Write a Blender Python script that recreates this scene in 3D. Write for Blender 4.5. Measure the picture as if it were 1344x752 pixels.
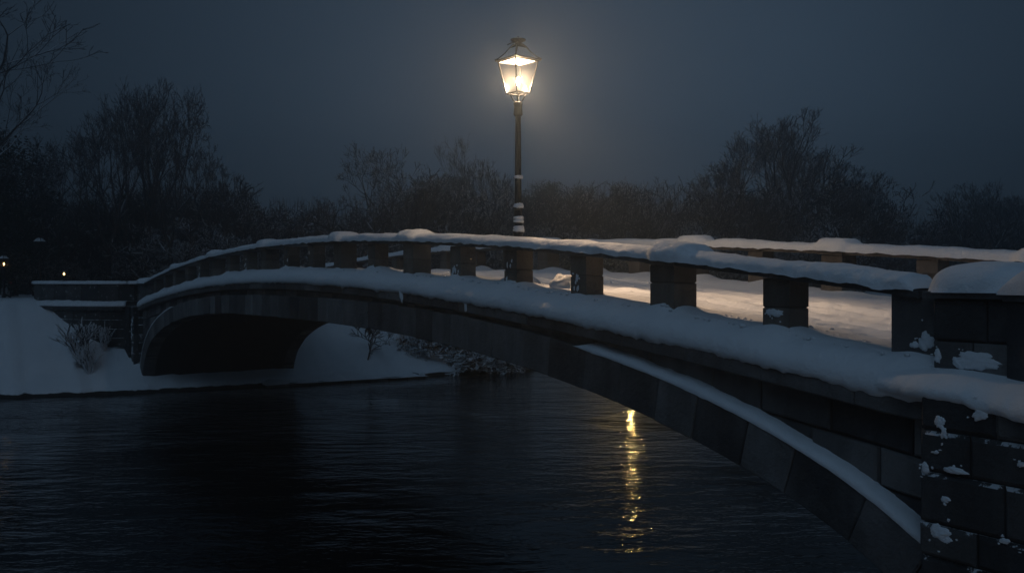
import bpy, math, random
from mathutils import Vector, noise
R = math.radians
rnd = random.Random(7)
scene = bpy.context.scene
for o in list(bpy.data.objects):
    bpy.data.objects.remove(o)
COL = scene.collection

# ---------------------------------------------------------------- camera, sky, sun, exposure
EYE = 5.05                                   # camera height above the water (water is z = 0)
cam_d = bpy.data.cameras.new('camera')
cam = bpy.data.objects.new('camera', cam_d)
COL.objects.link(cam)
cam.location = (0, 0, EYE)
cam.rotation_euler = (R(90), 0, 0)
cam_d.sensor_width = 36
cam_d.lens = 36 * 1250 / 1344
cam_d.shift_y = -(376 - 369) / 1344 * 1.0
cam_d.clip_start = 0.1
cam_d.clip_end = 3000
scene.camera = cam

SUN_EL, SUN_ROT = R(38), R(200)       # low-lit overcast: the brightest cloud is high behind the camera
world = bpy.data.worlds.new('World')
scene.world = world
world.use_nodes = True
wn, wl = world.node_tree.nodes, world.node_tree.links
wn.clear()
wo = wn.new('ShaderNodeOutputWorld')
bg = wn.new('ShaderNodeBackground')
sky = wn.new('ShaderNodeTexSky')
sky.sky_type = 'NISHITA'
sky.sun_disc = False
sky.sun_elevation = SUN_EL
sky.sun_rotation = SUN_ROT
sky.air_density = 1.0
sky.dust_density = 3.0
hs = wn.new('ShaderNodeHueSaturation')          # a snow-cloud sky: the blue and orange of a clear one washed out
hs.inputs['Saturation'].default_value = 0.12
hs.inputs['Value'].default_value = 1.0
wl.new(sky.outputs[0], hs.inputs['Color'])
tint = wn.new('ShaderNodeMix'); tint.data_type = 'RGBA'; tint.blend_type = 'MULTIPLY'
tint.inputs[0].default_value = 1.0
tint.inputs[7].default_value = (0.39, 0.66, 1.0, 1)
wl.new(hs.outputs[0], tint.inputs[6])
# low cloud brightest over the park straight ahead, falling off to the sides
tc = wn.new('ShaderNodeTexCoord')
nrm = wn.new('ShaderNodeVectorMath'); nrm.operation = 'NORMALIZE'
wl.new(tc.outputs['Generated'], nrm.inputs[0])
dot = wn.new('ShaderNodeVectorMath'); dot.operation = 'DOT_PRODUCT'
wl.new(nrm.outputs[0], dot.inputs[0])
gd = Vector((0.06, 1, 0.12)).normalized()
dot.inputs[1].default_value = gd
mx = wn.new('ShaderNodeMath'); mx.operation = 'MAXIMUM'; mx.inputs[1].default_value = 0.0
wl.new(dot.outputs['Value'], mx.inputs[0])
pw = wn.new('ShaderNodeMath'); pw.operation = 'POWER'; pw.inputs[1].default_value = 14
wl.new(mx.outputs[0], pw.inputs[0])
ma = wn.new('ShaderNodeMath'); ma.operation = 'MULTIPLY_ADD'
ma.inputs[1].default_value = 0.98; ma.inputs[2].default_value = 0.42
wl.new(pw.outputs[0], ma.inputs[0])
cl = wn.new('ShaderNodeTexNoise'); cl.inputs['Scale'].default_value = 2.2; cl.inputs['Detail'].default_value = 3
wl.new(nrm.outputs[0], cl.inputs['Vector'])
cm = wn.new('ShaderNodeMapRange'); cm.inputs[3].default_value = 0.8; cm.inputs[4].default_value = 1.2
wl.new(cl.outputs[0], cm.inputs[0])
mm = wn.new('ShaderNodeMath'); mm.operation = 'MULTIPLY'
sz = wn.new('ShaderNodeSeparateXYZ'); wl.new(nrm.outputs[0], sz.inputs[0])      # overcast: zenith brighter than the horizon
zc_ = wn.new('ShaderNodeMapRange'); zc_.interpolation_type = 'SMOOTHSTEP'
zc_.inputs[1].default_value = 0.22; zc_.inputs[2].default_value = 0.9; zc_.inputs[3].default_value = 0.0; zc_.inputs[4].default_value = 1.3
wl.new(sz.outputs['Z'], zc_.inputs[0])
za = wn.new('ShaderNodeMath'); za.operation = 'ADD'
wl.new(ma.outputs[0], za.inputs[0]); wl.new(zc_.outputs[0], za.inputs[1])
wl.new(za.outputs[0], mm.inputs[0]); wl.new(cm.outputs[0], mm.inputs[1])
st = wn.new('ShaderNodeMath'); st.operation = 'MULTIPLY'; st.inputs[1].default_value = 0.0175
wl.new(mm.outputs[0], st.inputs[0])
wl.new(tint.outputs[2], bg.inputs['Color'])
wl.new(st.outputs[0], bg.inputs['Strength'])
wl.new(bg.outputs[0], wo.inputs['Surface'])

sd = bpy.data.lights.new('sun', 'SUN')
sd.energy = 0.012
sd.angle = R(25)
sd.color = (0.75, 0.86, 1.0)
sun = bpy.data.objects.new('sun', sd)
COL.objects.link(sun)
sun_dir = Vector((math.sin(SUN_ROT) * math.cos(SUN_EL), math.cos(SUN_ROT) * math.cos(SUN_EL), math.sin(SUN_EL)))
sun.rotation_euler = sun_dir.to_track_quat('Z', 'Y').to_euler()
scene.view_settings.view_transform = 'Standard'
scene.view_settings.look = 'None'
scene.view_settings.exposure = 0.0
scene.view_settings.gamma = 1.0
scene.view_settings.use_curve_mapping = False
LAMP_E = 3600.0
SPOT_W = 1650.0

# ---------------------------------------------------------------- helpers
def tag(o, label=None, cat=None, group=None, kind=None):
    if label: o['label'] = label
    if cat: o['category'] = cat
    if group: o['group'] = group
    if kind: o['kind'] = kind
    return o

def empty(name, loc=(0, 0, 0), rz=0):
    o = bpy.data.objects.new(name, None)
    o.empty_display_size = 0.3
    COL.objects.link(o)
    o.location = loc
    o.rotation_euler = (0, 0, rz)
    return o

class MB:
    def __init__(self):
        self.v = []; self.f = []; self.tone = []
    def add(self, vs, fs, tone=0.5):
        b = len(self.v)
        self.v += [tuple(p) for p in vs]
        self.f += [tuple(i + b for i in f) for f in fs]
        self.tone += [tone] * len(fs)
    def grid(self, rows, tone=0.5, flip=False, closed=False):
        n, m = len(rows), len(rows[0])
        vs = [p for r in rows for p in r]
        fs = []
        for i in range(n - 1):
            for j in range(m if closed else m - 1):
                k = (j + 1) % m
                q = (i * m + j, i * m + k, (i + 1) * m + k, (i + 1) * m + j)
                fs.append(q[::-1] if flip else q)
        self.add(vs, fs, tone)
    def box(self, c, s, rz=0, tone=0.5, top=1.0):
        vs = []
        for z in (-1, 1):
            k = top if z > 0 else 1.0
            for x, y in ((-1, -1), (1, -1), (1, 1), (-1, 1)):
                px, py = x * s[0] / 2 * k, y * s[1] / 2 * k
                vs.append((c[0] + px * math.cos(rz) - py * math.sin(rz),
                           c[1] + px * math.sin(rz) + py * math.cos(rz), c[2] + z * s[2] / 2))
        self.add(vs, [(3, 2, 1, 0), (4, 5, 6, 7), (0, 1, 5, 4), (1, 2, 6, 5), (2, 3, 7, 6), (3, 0, 4, 7)], tone)
    def tube(self, pts, rad, n=6, cap=True, tone=0.5):
        rows = []
        ref = Vector((0.31, 0.2, 0.93))
        for i, p in enumerate(pts):
            p = Vector(p)
            a = Vector(pts[max(0, i - 1)]); b = Vector(pts[min(len(pts) - 1, i + 1)])
            d = (b - a)
            if d.length < 1e-9: d = Vector((0, 0, 1))
            d.normalize()
            if abs(d.dot(ref)) > 0.97: r2 = Vector((1, 0, 0))
            else: r2 = ref
            x = d.cross(r2).normalized(); y = d.cross(x)
            r = rad[i] if isinstance(rad, (list, tuple)) else rad
            rows.append([p + (x * math.cos(2 * math.pi * k / n) + y * math.sin(2 * math.pi * k / n)) * r for k in range(n)])
        self.grid(rows, tone, closed=True, flip=True)
        if cap:
            b = len(self.v)
            self.f.append(tuple(range(b - n, b))); self.tone.append(tone)
            st = b - n * len(pts)
            self.f.append(tuple(range(st + n - 1, st - 1, -1))); self.tone.append(tone)
    def lathe(self, prof, c=(0, 0, 0), n=20, rot=0.0, tone=0.5):
        rows = [[(c[0] + r * math.cos(rot + 2 * math.pi * k / n), c[1] + r * math.sin(rot + 2 * math.pi * k / n), c[2] + z)
                 for k in range(n)] for r, z in prof]
        self.grid(rows, tone, closed=True, flip=False)
        b = len(self.v)
        self.f.append(tuple(range(b - n, b))); self.tone.append(tone)
        st = b - n * len(prof)
        self.f.append(tuple(range(st + n - 1, st - 1, -1))); self.tone.append(tone)
    def build(self, name, m, parent=None, smooth=False, tones=False):
        me = bpy.data.meshes.new(name)
        me.from_pydata(self.v, [], self.f)
        if tones:
            at = me.attributes.new('tone', 'FLOAT', 'FACE')
            at.data.foreach_set('value', self.tone)
        me.materials.append(m)
        if smooth:
            me.polygons.foreach_set('use_smooth', [True] * len(me.polygons))
        me.update()
        o = bpy.data.objects.new(name, me)
        COL.objects.link(o)
        if parent: o.parent = parent
        return o

def children(o):
    return [c for c in bpy.data.objects if c.parent == o]

def copy_tree(o, parent=None):
    c = o.copy(); COL.objects.link(c); c.parent = parent
    for ch in children(o): copy_tree(ch, c)
    return c

def fbm(x, y, z=0.0, oct=4):
    return noise.fractal((x, y, z), 1.0, 2.0, oct)

def smooth(a, b, x):
    t = max(0.0, min(1.0, (x - a) / (b - a)))
    return t * t * (3 - 2 * t)

# ---------------------------------------------------------------- materials
def new_mat(name):
    m = bpy.data.materials.new(name); m.use_nodes = True
    n, l = m.node_tree.nodes, m.node_tree.links
    n.clear()
    out = n.new('ShaderNodeOutputMaterial')
    p = n.new('ShaderNodeBsdfPrincipled')
    l.new(p.outputs[0], out.inputs[0])
    return m, n, l, p, out

def noise_node(n, l, scale, detail=4, coord='Object', rough=0.6, vec=None):
    if vec is None:
        t = n.new('ShaderNodeTexCoord'); vec = t.outputs[coord]
    x = n.new('ShaderNodeTexNoise')
    x.inputs['Scale'].default_value = scale; x.inputs['Detail'].default_value = detail
    x.inputs['Roughness'].default_value = rough
    l.new(vec, x.inputs['Vector'])
    return x

def ramp(n, l, src, stops):
    r = n.new('ShaderNodeValToRGB')
    el = r.color_ramp.elements
    while len(el) < len(stops): el.new(0.5)
    for e, (pos, c) in zip(el, stops):
        e.position = pos
        e.color = (c, c, c, 1) if isinstance(c, (int, float)) else (*c, 1)
    l.new(src, r.inputs[0])
    return r

def mat_snow():
    m, n, l, p, out = new_mat('snow')
    a = noise_node(n, l, 1.3, 4)
    r = ramp(n, l, a.outputs[0], [(0.3, (0.74, 0.77, 0.80)), (0.7, (0.82, 0.84, 0.86))])
    l.new(r.outputs[0], p.inputs['Base Color'])
    p.inputs['Roughness'].default_value = 0.75
    p.inputs['Specular IOR Level'].default_value = 0.25
    b1 = noise_node(n, l, 9, 5); b2 = noise_node(n, l, 70, 3)
    u1 = n.new('ShaderNodeBump'); u1.inputs['Strength'].default_value = 0.35; u1.inputs['Distance'].default_value = 0.07
    l.new(b1.outputs[0], u1.inputs['Height'])
    u2 = n.new('ShaderNodeBump'); u2.inputs['Strength'].default_value = 0.55; u2.inputs['Distance'].default_value = 0.02
    l.new(b2.outputs[0], u2.inputs['Height']); l.new(u1.outputs[0], u2.inputs['Normal'])
    l.new(u2.outputs[0], p.inputs['Normal'])
    return m

def mat_stone(name, c0, c1, snowy=0.0, rough=0.8, stain=True):
    """weathered masonry: per block tone from a face attribute, mottling, vertical run stains, frost specks"""
    m, n, l, p, out = new_mat(name)
    at = n.new('ShaderNodeAttribute'); at.attribute_name = 'tone'
    a = noise_node(n, l, 2.2, 6)
    ad = n.new('ShaderNodeMath'); ad.operation = 'MULTIPLY_ADD'; ad.inputs[1].default_value = 0.55
    l.new(at.outputs['Fac'], ad.inputs[0])
    sc = n.new('ShaderNodeMath'); sc.operation = 'MULTIPLY'; sc.inputs[1].default_value = 0.5
    l.new(a.outputs[0], sc.inputs[0]); l.new(sc.outputs[0], ad.inputs[2])
    r = ramp(n, l, ad.outputs[0], [(0.25, c0), (0.85, c1)])
    col = r.outputs[0]
    t = n.new('ShaderNodeTexCoord')
    if stain:
        mp = n.new('ShaderNodeMapping'); mp.inputs['Scale'].default_value = (1.1, 1.1, 0.30)
        l.new(t.outputs['Object'], mp.inputs['Vector'])
        s = noise_node(n, l, 1.6, 5, vec=mp.outputs[0])
        sr = ramp(n, l, s.outputs[0], [(0.42, 0.35), (0.62, 1.0)])
        mu = n.new('ShaderNodeMix'); mu.data_type = 'RGBA'; mu.blend_type = 'MULTIPLY'; mu.inputs[0].default_value = 0.6
        l.new(col, mu.inputs[6]); l.new(sr.outputs[0], mu.inputs[7]); col = mu.outputs[2]
    if snowy > 0:
        f = noise_node(n, l, 5.5, 6, rough=0.7)
        geo = n.new('ShaderNodeNewGeometry'); sx = n.new('ShaderNodeSeparateXYZ')
        l.new(geo.outputs['Normal'], sx.inputs[0])
        up = n.new('ShaderNodeMath'); up.operation = 'MULTIPLY_ADD'; up.inputs[1].default_value = 0.25
        l.new(sx.outputs['Z'], up.inputs[0]); l.new(f.outputs[0], up.inputs[2])
        fr = ramp(n, l, up.outputs[0], [(0.72 - snowy, 0.0), (0.75 - snowy, 1.0)])
        mu = n.new('ShaderNodeMix'); mu.data_type = 'RGBA'
        l.new(fr.outputs[0], mu.inputs[0]); l.new(col, mu.inputs[6]); mu.inputs[7].default_value = (0.7, 0.73, 0.76, 1)
        col = mu.outputs[2]
    l.new(col, p.inputs['Base Color'])
    p.inputs['Roughness'].default_value = rough
    b = noise_node(n, l, 14, 6, rough=0.7)
    b3 = noise_node(n, l, 2.5, 3)
    u0 = n.new('ShaderNodeBump'); u0.inputs['Strength'].default_value = 0.5; u0.inputs['Distance'].default_value = 0.06
    l.new(b3.outputs[0], u0.inputs['Height'])
    u = n.new('ShaderNodeBump'); u.inputs['Strength'].default_value = 0.85; u.inputs['Distance'].default_value = 0.05
    l.new(b.outputs[0], u.inputs['Height']); l.new(u0.outputs[0], u.inputs['Normal'])
    l.new(u.outputs[0], p.inputs['Normal'])
    return m

def mat_plain(name, c, rough=0.6, metal=0.0, bump=0.0, scale=30):
    m, n, l, p, out = new_mat(name)
    a = noise_node(n, l, scale * 0.2, 4)
    r = ramp(n, l, a.outputs[0], [(0.3, tuple(x * 0.75 for x in c)), (0.7, tuple(x * 1.2 for x in c))])
    l.new(r.outputs[0], p.inputs['Base Color'])
    p.inputs['Roughness'].default_value = rough
    p.inputs['Metallic'].default_value = metal
    if bump:
        b = noise_node(n, l, scale, 4)
        u = n.new('ShaderNodeBump'); u.inputs['Strength'].default_value = bump; u.inputs['Distance'].default_value = 0.02
        l.new(b.outputs[0], u.inputs['Height']); l.new(u.outputs[0], p.inputs['Normal'])
    return m

def mat_bark(name, c, snow_amt, thr=0.35):
    """bark or twig with snow lying on the upper side"""
    m, n, l, p, out = new_mat(name)
    geo = n.new('ShaderNodeNewGeometry'); sx = n.new('ShaderNodeSeparateXYZ')
    l.new(geo.outputs['Normal'], sx.inputs[0])
    f = noise_node(n, l, 1.7, 4)
    ad = n.new('ShaderNodeMath'); ad.operation = 'MULTIPLY_ADD'; ad.inputs[1].default_value = 0.9
    ad.inputs[2].default_value = -0.45 + thr
    l.new(f.outputs[0], ad.inputs[0])
    gt = n.new('ShaderNodeMath'); gt.operation = 'GREATER_THAN'
    l.new(sx.outputs['Z'], gt.inputs[0]); l.new(ad.outputs[0], gt.inputs[1])
    mu0 = n.new('ShaderNodeMath'); mu0.operation = 'MULTIPLY'; mu0.inputs[1].default_value = snow_amt
    l.new(gt.outputs[0], mu0.inputs[0])
    a = noise_node(n, l, 6, 4)
    r = ramp(n, l, a.outputs[0], [(0.3, tuple(x * 0.7 for x in c)), (0.7, tuple(x * 1.25 for x in c))])
    mu = n.new('ShaderNodeMix'); mu.data_type = 'RGBA'
    l.new(mu0.outputs[0], mu.inputs[0]); l.new(r.outputs[0], mu.inputs[6]); mu.inputs[7].default_value = (0.78, 0.80, 0.83, 1)
    l.new(mu.outputs[2], p.inputs['Base Color'])
    p.inputs['Roughness'].default_value = 0.9
    p.inputs['Specular IOR Level'].default_value = 0.1
    return m

def mat_emit(name, c, s):
    m = bpy.data.materials.new(name); m.use_nodes = True
    n, l = m.node_tree.nodes, m.node_tree.links; n.clear()
    out = n.new('ShaderNodeOutputMaterial'); e = n.new('ShaderNodeEmission')
    e.inputs[0].default_value = (*c, 1); e.inputs[1].default_value = s
    l.new(e.outputs[0], out.inputs[0])
    return m

def mat_pane():
    m = bpy.data.materials.new('lamp_glass'); m.use_nodes = True
    n, l = m.node_tree.nodes, m.node_tree.links; n.clear()
    out = n.new('ShaderNodeOutputMaterial')
    tr = n.new('ShaderNodeBsdfTransparent'); tl = n.new('ShaderNodeBsdfTranslucent')
    tl.inputs[0].default_value = (0.85, 0.82, 0.76, 1)
    gl = n.new('ShaderNodeBsdfGlossy'); gl.inputs['Roughness'].default_value = 0.25
    a = noise_node(n, l, 9, 4)
    r = ramp(n, l, a.outputs[0], [(0.3, 0.0045), (0.7, 0.0090)])
    mx1 = n.new('ShaderNodeMixShader'); l.new(r.outputs[0], mx1.inputs[0])
    l.new(tr.outputs[0], mx1.inputs[1]); l.new(tl.outputs[0], mx1.inputs[2])
    mx2 = n.new('ShaderNodeMixShader'); mx2.inputs[0].default_value = 0.005
    l.new(mx1.outputs[0], mx2.inputs[1]); l.new(gl.outputs[0], mx2.inputs[2])
    l.new(mx2.outputs[0], out.inputs[0])
    return m

def mat_water():
    m, n, l, p, out = new_mat('river_water')
    p.inputs['Base Color'].default_value = (0.004, 0.007, 0.010, 1)
    p.inputs['Roughness'].default_value = 0.055
    p.inputs['IOR'].default_value = 1.33
    t = n.new('ShaderNodeTexCoord')
    mp = n.new('ShaderNodeMapping'); mp.inputs['Rotation'].default_value = (0, 0, R(-20)); mp.inputs['Scale'].default_value = (0.5, 1.0, 1)
    l.new(t.outputs['Object'], mp.inputs['Vector'])
    w1 = noise_node(n, l, 0.42, 3, vec=mp.outputs[0]); w1.inputs['Distortion'].default_value = 0.6
    w2 = noise_node(n, l, 1.7, 4, vec=mp.outputs[0], rough=0.6)
    w3 = noise_node(n, l, 9.0, 3, vec=mp.outputs[0])
    big = noise_node(n, l, 0.12, 3, vec=mp.outputs[0]); big.inputs['Distortion'].default_value = 1.6
    br = ramp(n, l, big.outputs[0], [(0.40, 0.28), (0.60, 1.0)])
    prev = None
    for w, s, d in ((w1, 0.8, 0.18), (w2, 0.9, 0.105), (w3, 0.5, 0.018)):
        u = n.new('ShaderNodeBump'); u.inputs['Distance'].default_value = d
        ms = n.new('ShaderNodeMath'); ms.operation = 'MULTIPLY'; ms.inputs[1].default_value = s
        l.new(br.outputs[0], ms.inputs[0]); l.new(ms.outputs[0], u.inputs['Strength'])
        l.new(w.outputs[0], u.inputs['Height'])
        if prev: l.new(prev.outputs[0], u.inputs['Normal'])
        prev = u
    l.new(prev.outputs[0], p.inputs['Normal'])
    return m

M_SNOW = mat_snow()
def mat_ground():
    """snow that gives way to wet dark mud and roots just above the water"""
    m = mat_snow(); m.name = 'bank_snow'
    n, l = m.node_tree.nodes, m.node_tree.links
    p = [x for x in n if x.type == 'BSDF_PRINCIPLED'][0]
    src = p.inputs['Base Color'].links[0].from_socket
    geo = n.new('ShaderNodeNewGeometry'); sx = n.new('ShaderNodeSeparateXYZ'); l.new(geo.outputs['Position'], sx.inputs[0])
    a = noise_node(n, l, 1.6, 5)
    ad = n.new('ShaderNodeMath'); ad.operation = 'MULTIPLY_ADD'; ad.inputs[1].default_value = -0.27; l.new(a.outputs[0], ad.inputs[0]); l.new(sx.outputs['Z'], ad.inputs[2])
    r = ramp(n, l, ad.outputs[0], [(0.0, 0.0), (0.03, 1.0)])
    mu = n.new('ShaderNodeMix'); mu.data_type = 'RGBA'
    l.new(r.outputs[0], mu.inputs[0]); mu.inputs[6].default_value = (0.03, 0.027, 0.023, 1); l.new(src, mu.inputs[7])  # dark mud colour stands in for the shaded undercut along the waterline
    l.new(mu.outputs[2], p.inputs['Base Color'])
    return m
M_GROUND = mat_ground()
M_RING = mat_stone('ring_stone', (0.045, 0.047, 0.052), (0.30, 0.295, 0.29), 0.0)
M_STONE = mat_stone('dark_stone', (0.045, 0.047, 0.053), (0.25, 0.245, 0.24), 0.0)
M_ROUGH = mat_stone('rough_stone', (0.035, 0.036, 0.04), (0.17, 0.165, 0.16), 0.022)
M_FROST = mat_stone('frosted_stone', (0.035, 0.037, 0.040), (0.11, 0.108, 0.105), 0.10)
M_POST = mat_stone('post_stone', (0.095, 0.080, 0.068), (0.22, 0.19, 0.16), 0.0)
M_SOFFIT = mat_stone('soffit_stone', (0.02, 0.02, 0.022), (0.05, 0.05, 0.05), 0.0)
M_IRON = mat_plain('black_iron', (0.012, 0.012, 0.013), 0.38, 0.0, 0.3, 40)
M_BARK = mat_bark('dark_bark', (0.045, 0.038, 0.033), 0.8, 0.62)
M_TWIG = mat_bark('bare_twig', (0.055, 0.052, 0.052), 0.6, 0.42)
M_FARTWIG = mat_bark('far_twig', (0.06, 0.058, 0.060), 0.45, 0.40)
M_FROSTTWIG = mat_bark('frosted_twig', (0.06, 0.05, 0.045), 0.85, -0.35)
M_BACKFROST = mat_bark('lightly_frosted_twig', (0.06, 0.05, 0.045), 0.42, 0.2)
M_GREEN = mat_bark('evergreen_leaf', (0.022, 0.032, 0.02), 0.25, 0.85)
M_ROCK = mat_stone('boulder_rock', (0.05, 0.05, 0.055), (0.12, 0.12, 0.12), 0.0)
M_GLASS = mat_pane()
M_BULB = mat_emit('bulb_glow', (1.0, 0.70, 0.43), LAMP_E)
M_WATER = mat_water()

# ---------------------------------------------------------------- bridge frame of reference
PR = Vector((4.2, 9.766, 0))                 # outer face of the near parapet at its right end
LEN = 40.9
U = Vector((-21.4, 34.875, 0)); U.normalize()       # along the bridge, towards the far bank
N = Vector((U.y, -U.x, 0))                   # across the bridge, away from the camera
YAW = math.atan2(U.y, U.x)

def W(s, q, z):
    """s metres along, q metres across, z metres relative to eye height"""
    return PR + U * s + N * q + Vector((0, 0, z + EYE))

def H(s):
    t = s / LEN
    if t <= 0 or t >= 1: return 0.0
    return 1.15 * 4 * t * (1 - t)

def HF(s):
    t = (s + 2.0) / (LEN + 4.0)
    return 1.15 * 4 * t * (1 - t)

def px(x, D, z=0.0):
    """point on the sight line of picture column x at depth D (used while laying out)"""
    return Vector(((x - 672) * D / 1250, D, z + EYE))

SN = 2.7
SA, SB, SC, SZ = 0.505 * LEN, 4.1, 0.48 * LEN, -5.12
def arch_pts(n=700):
    pts = []
    for i in range(n + 1):
        th = math.pi * i / n
        c, s_ = math.cos(th), math.sin(th)
        x = -math.copysign(abs(c) ** (2 / SN), c)
        z = max(0.0, s_) ** (2 / SN)
        pts.append((SC + SA * x, SZ + SB * z))
    # reparametrise by length
    L = [0]
    for a, b in zip(pts, pts[1:]): L.append(L[-1] + math.hypot(b[0] - a[0], b[1] - a[1]))
    out = []; k = 0; m = 600
    for i in range(m + 1):
        d = L[-1] * i / m
        while k < len(L) - 2 and L[k + 1] < d: k += 1
        f = (d - L[k]) / max(1e-9, L[k + 1] - L[k])
        out.append((pts[k][0] + (pts[k + 1][0] - pts[k][0]) * f, pts[k][1] + (pts[k + 1][1] - pts[k][1]) * f))
    return out, L[-1]
ARC, ARCLEN = arch_pts()
def arc_at(a, off=0.0):
    f = max(0, min(len(ARC) - 1.001, a / ARCLEN * (len(ARC) - 1)))
    i = int(f); g = f - i
    p, q = ARC[i], ARC[i + 1]
    i0, i1 = max(0, i - 3), min(len(ARC) - 1, i + 4)
    dx, dz = ARC[i1][0] - ARC[i0][0], ARC[i1][1] - ARC[i0][1]
    L = math.hypot(dx, dz)
    return (p[0] + (q[0] - p[0]) * g - dz / L * off, p[1] + (q[1] - p[1]) * g + dx / L * off)
RT = 0.60
EXT = [arc_at(ARCLEN * i / 500, RT) for i in range(501)]
def z_ext(s):
    best = -6
    for a, b in zip(EXT, EXT[1:]):
        if (a[0] <= s <= b[0]) and b[0] > a[0]:
            best = max(best, a[1] + (b[1] - a[1]) * (s - a[0]) / (b[0] - a[0]))
    return best

def block(mb, Mf, a0, a1, b0, b1, cb, cf, na=1, ch=0.015, tone=0.5):
    """dressed stone: Mf(a,b,c)->world, front face at c=cf, back at cb, chamfered front edges"""
    sgn = 1 if cf < cb else -1
    st = [(a0, 1), (a0 + ch, 0)] + [(a0 + (a1 - a0) * i / na, 0) for i in range(1, na)] + [(a1 - ch, 0), (a1, 1)]
    rows = []
    for a, e in st:
        lo = b0(a) if callable(b0) else b0
        hi = b1(a) if callable(b1) else b1
        c_ = min(ch, (hi - lo) * 0.3)
        fr = cf + sgn * ch * (1 if e else 0)
        rows.append([Mf(a, lo, cb), Mf(a, lo, cf + sgn * ch), Mf(a, lo + c_, fr), Mf(a, hi - c_, fr), Mf(a, hi, cf + sgn * ch), Mf(a, hi, cb)])
    mb.grid(rows, tone)
    b = len(mb.v); k = len(rows)
    mb.f.append(tuple(range(b - 6, b))); mb.tone.append(tone)
    mb.f.append(tuple(range(b - 6 * k + 5, b - 6 * k - 1, -1))); mb.tone.append(tone)

def sweep(mb, s0, s1, ds, prof, zf=H, tone=0.5, caps=True):
    """closed cross-section prof [(q, dz)] swept along the bridge"""
    n = max(1, int(round((s1 - s0) / ds)))
    rows = []
    for i in range(n + 1):
        s = s0 + (s1 - s0) * i / n
        rows.append([W(s, q, zf(s) + z) for q, z in prof])
    mb.grid(rows, tone, closed=True)
    k = len(prof); b = len(mb.v)
    mb.f.append(tuple(range(b - k, b))); mb.tone.append(tone)
    mb.f.append(tuple(range(b - k * (n + 1) + k - 1, b - k * (n + 1) - 1, -1))); mb.tone.append(tone)

WID = 6.7                                    # outer face to outer face of the parapets
bridge = empty('arch_bridge', W(LEN / 2, WID / 2, -1))
tag(bridge, 'long low stone arch bridge under thick snow crossing the dark river', 'bridge')
BI = bridge.matrix_world.inverted()
def bpart(mb, name, m, smooth=False):
    off = Vector(bridge.location)
    mb.v = [(v[0] - off.x, v[1] - off.y, v[2] - off.z) for v in mb.v]
    return mb.build(name, m, bridge, smooth, tones=True)

# arch rings, near and far faces
for face in (0, 1):
    mb = MB()
    a = 0.05
    while a < ARCLEN - 0.3:
        w = rnd.uniform(0.70, 0.98)
        a1 = min(ARCLEN - 0.02, a + w)
        cf, cb = (-0.24 - rnd.uniform(0, 0.022), 0.3) if face == 0 else (WID + 0.24 + rnd.uniform(0, 0.02), WID - 0.3)
        Mf = (lambda a_, b_, c_: W(*(lambda p: (p[0], c_, p[1]))(arc_at(a_, b_))))
        block(mb, Mf, a, a1 - 0.014, rnd.uniform(-0.012, 0.012), RT + rnd.uniform(-0.01, 0.015), cb, cf, 3, 0.016, rnd.random())
        a = a1
    bpart(mb, 'arch_ring', M_RING)
# soffit barrel
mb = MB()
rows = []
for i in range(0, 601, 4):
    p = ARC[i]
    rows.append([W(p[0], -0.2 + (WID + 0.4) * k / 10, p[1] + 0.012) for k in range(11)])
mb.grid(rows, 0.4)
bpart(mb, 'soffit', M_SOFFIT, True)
# spandrel walls: coursed blocks over a backing
for face in (0, 1):
    q0 = 0.0 if face == 0 else WID
    sg = -1 if face == 0 else 1
    mb = MB()
    back = []
    n = 260
    for i in range(n + 1):
        s = -0.6 + (LEN + 1.2) * i / n
        lo = max(z_ext(min(max(s, EXT[0][0] + .05), EXT[-1][0] - .05)), -5.6) - 0.06
        back.append([W(s, q0, lo), W(s, q0, H(s) - 1.2)])
    mb.grid(back, 0.05, flip=(face == 0))
    for k in range(9):
        ch_ = 0.43
        s = -1.1 + (0.5 if k % 2 else 0.0)
        while s < LEN + 0.4:
            w = rnd.uniform(0.75, 1.35)
            s1 = min(LEN + 0.5, s + w)
            s += 0.012
            top = lambda x, k=k: H(x) - 1.385 - ch_ * k - 0.008
            bot = lambda x, k=k: max(H(x) - 1.385 - ch_ * (k + 1) + 0.020, z_ext(x) - 0.03)
            if top(s) - bot(s) > 0.05 and top(s1) - bot(s1) > 0.05:
                pass
            hs_ = [top(x) - bot(x) for x in (s, (s + s1) / 2, s1)]
            if max(hs_) > 0.04:
                tp = lambda x: max(top(x), bot(x) + 0.004)
                block(mb, lambda a_, b_, c_: W(a_, c_, b_), s, s1 - 0.016, bot, tp, q0, q0 + sg * (0.05 + rnd.uniform(0, 0.04)), 4, 0.022, rnd.random())
            s = s1
    bpart(mb, 'spandrel_wall', M_STONE)
# cornice ledges
for face in (0, 1):
    mb = MB()
    s = -0.5
    while s < LEN:
        s1 = min(LEN + 0.05, s + rnd.uniform(1.0, 1.5))
        if face == 0: cf, cb = -0.31 - rnd.uniform(0, .01), 0.5
        else: cf, cb = WID + 0.31, WID - 0.5
        block(mb, lambda a_, b_, c_: W(a_, c_, b_), s, s1 - 0.008, (lambda x: H(x) - 1.38), (lambda x: H(x) - 1.17), cb, cf, 3, 0.02, rnd.random() * 0.7)
        s = s1
    bpart(mb, 'cornice', M_STONE)
# deck slab
mb = MB()
sweep(mb, -6, LEN + 6, 0.8, [(0.1, -1.37), (WID - 0.1, -1.37), (WID - 0.1, -0.95), (0.1, -0.95)], tone=0.3)
bpart(mb, 'deck', M_SOFFIT)
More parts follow.
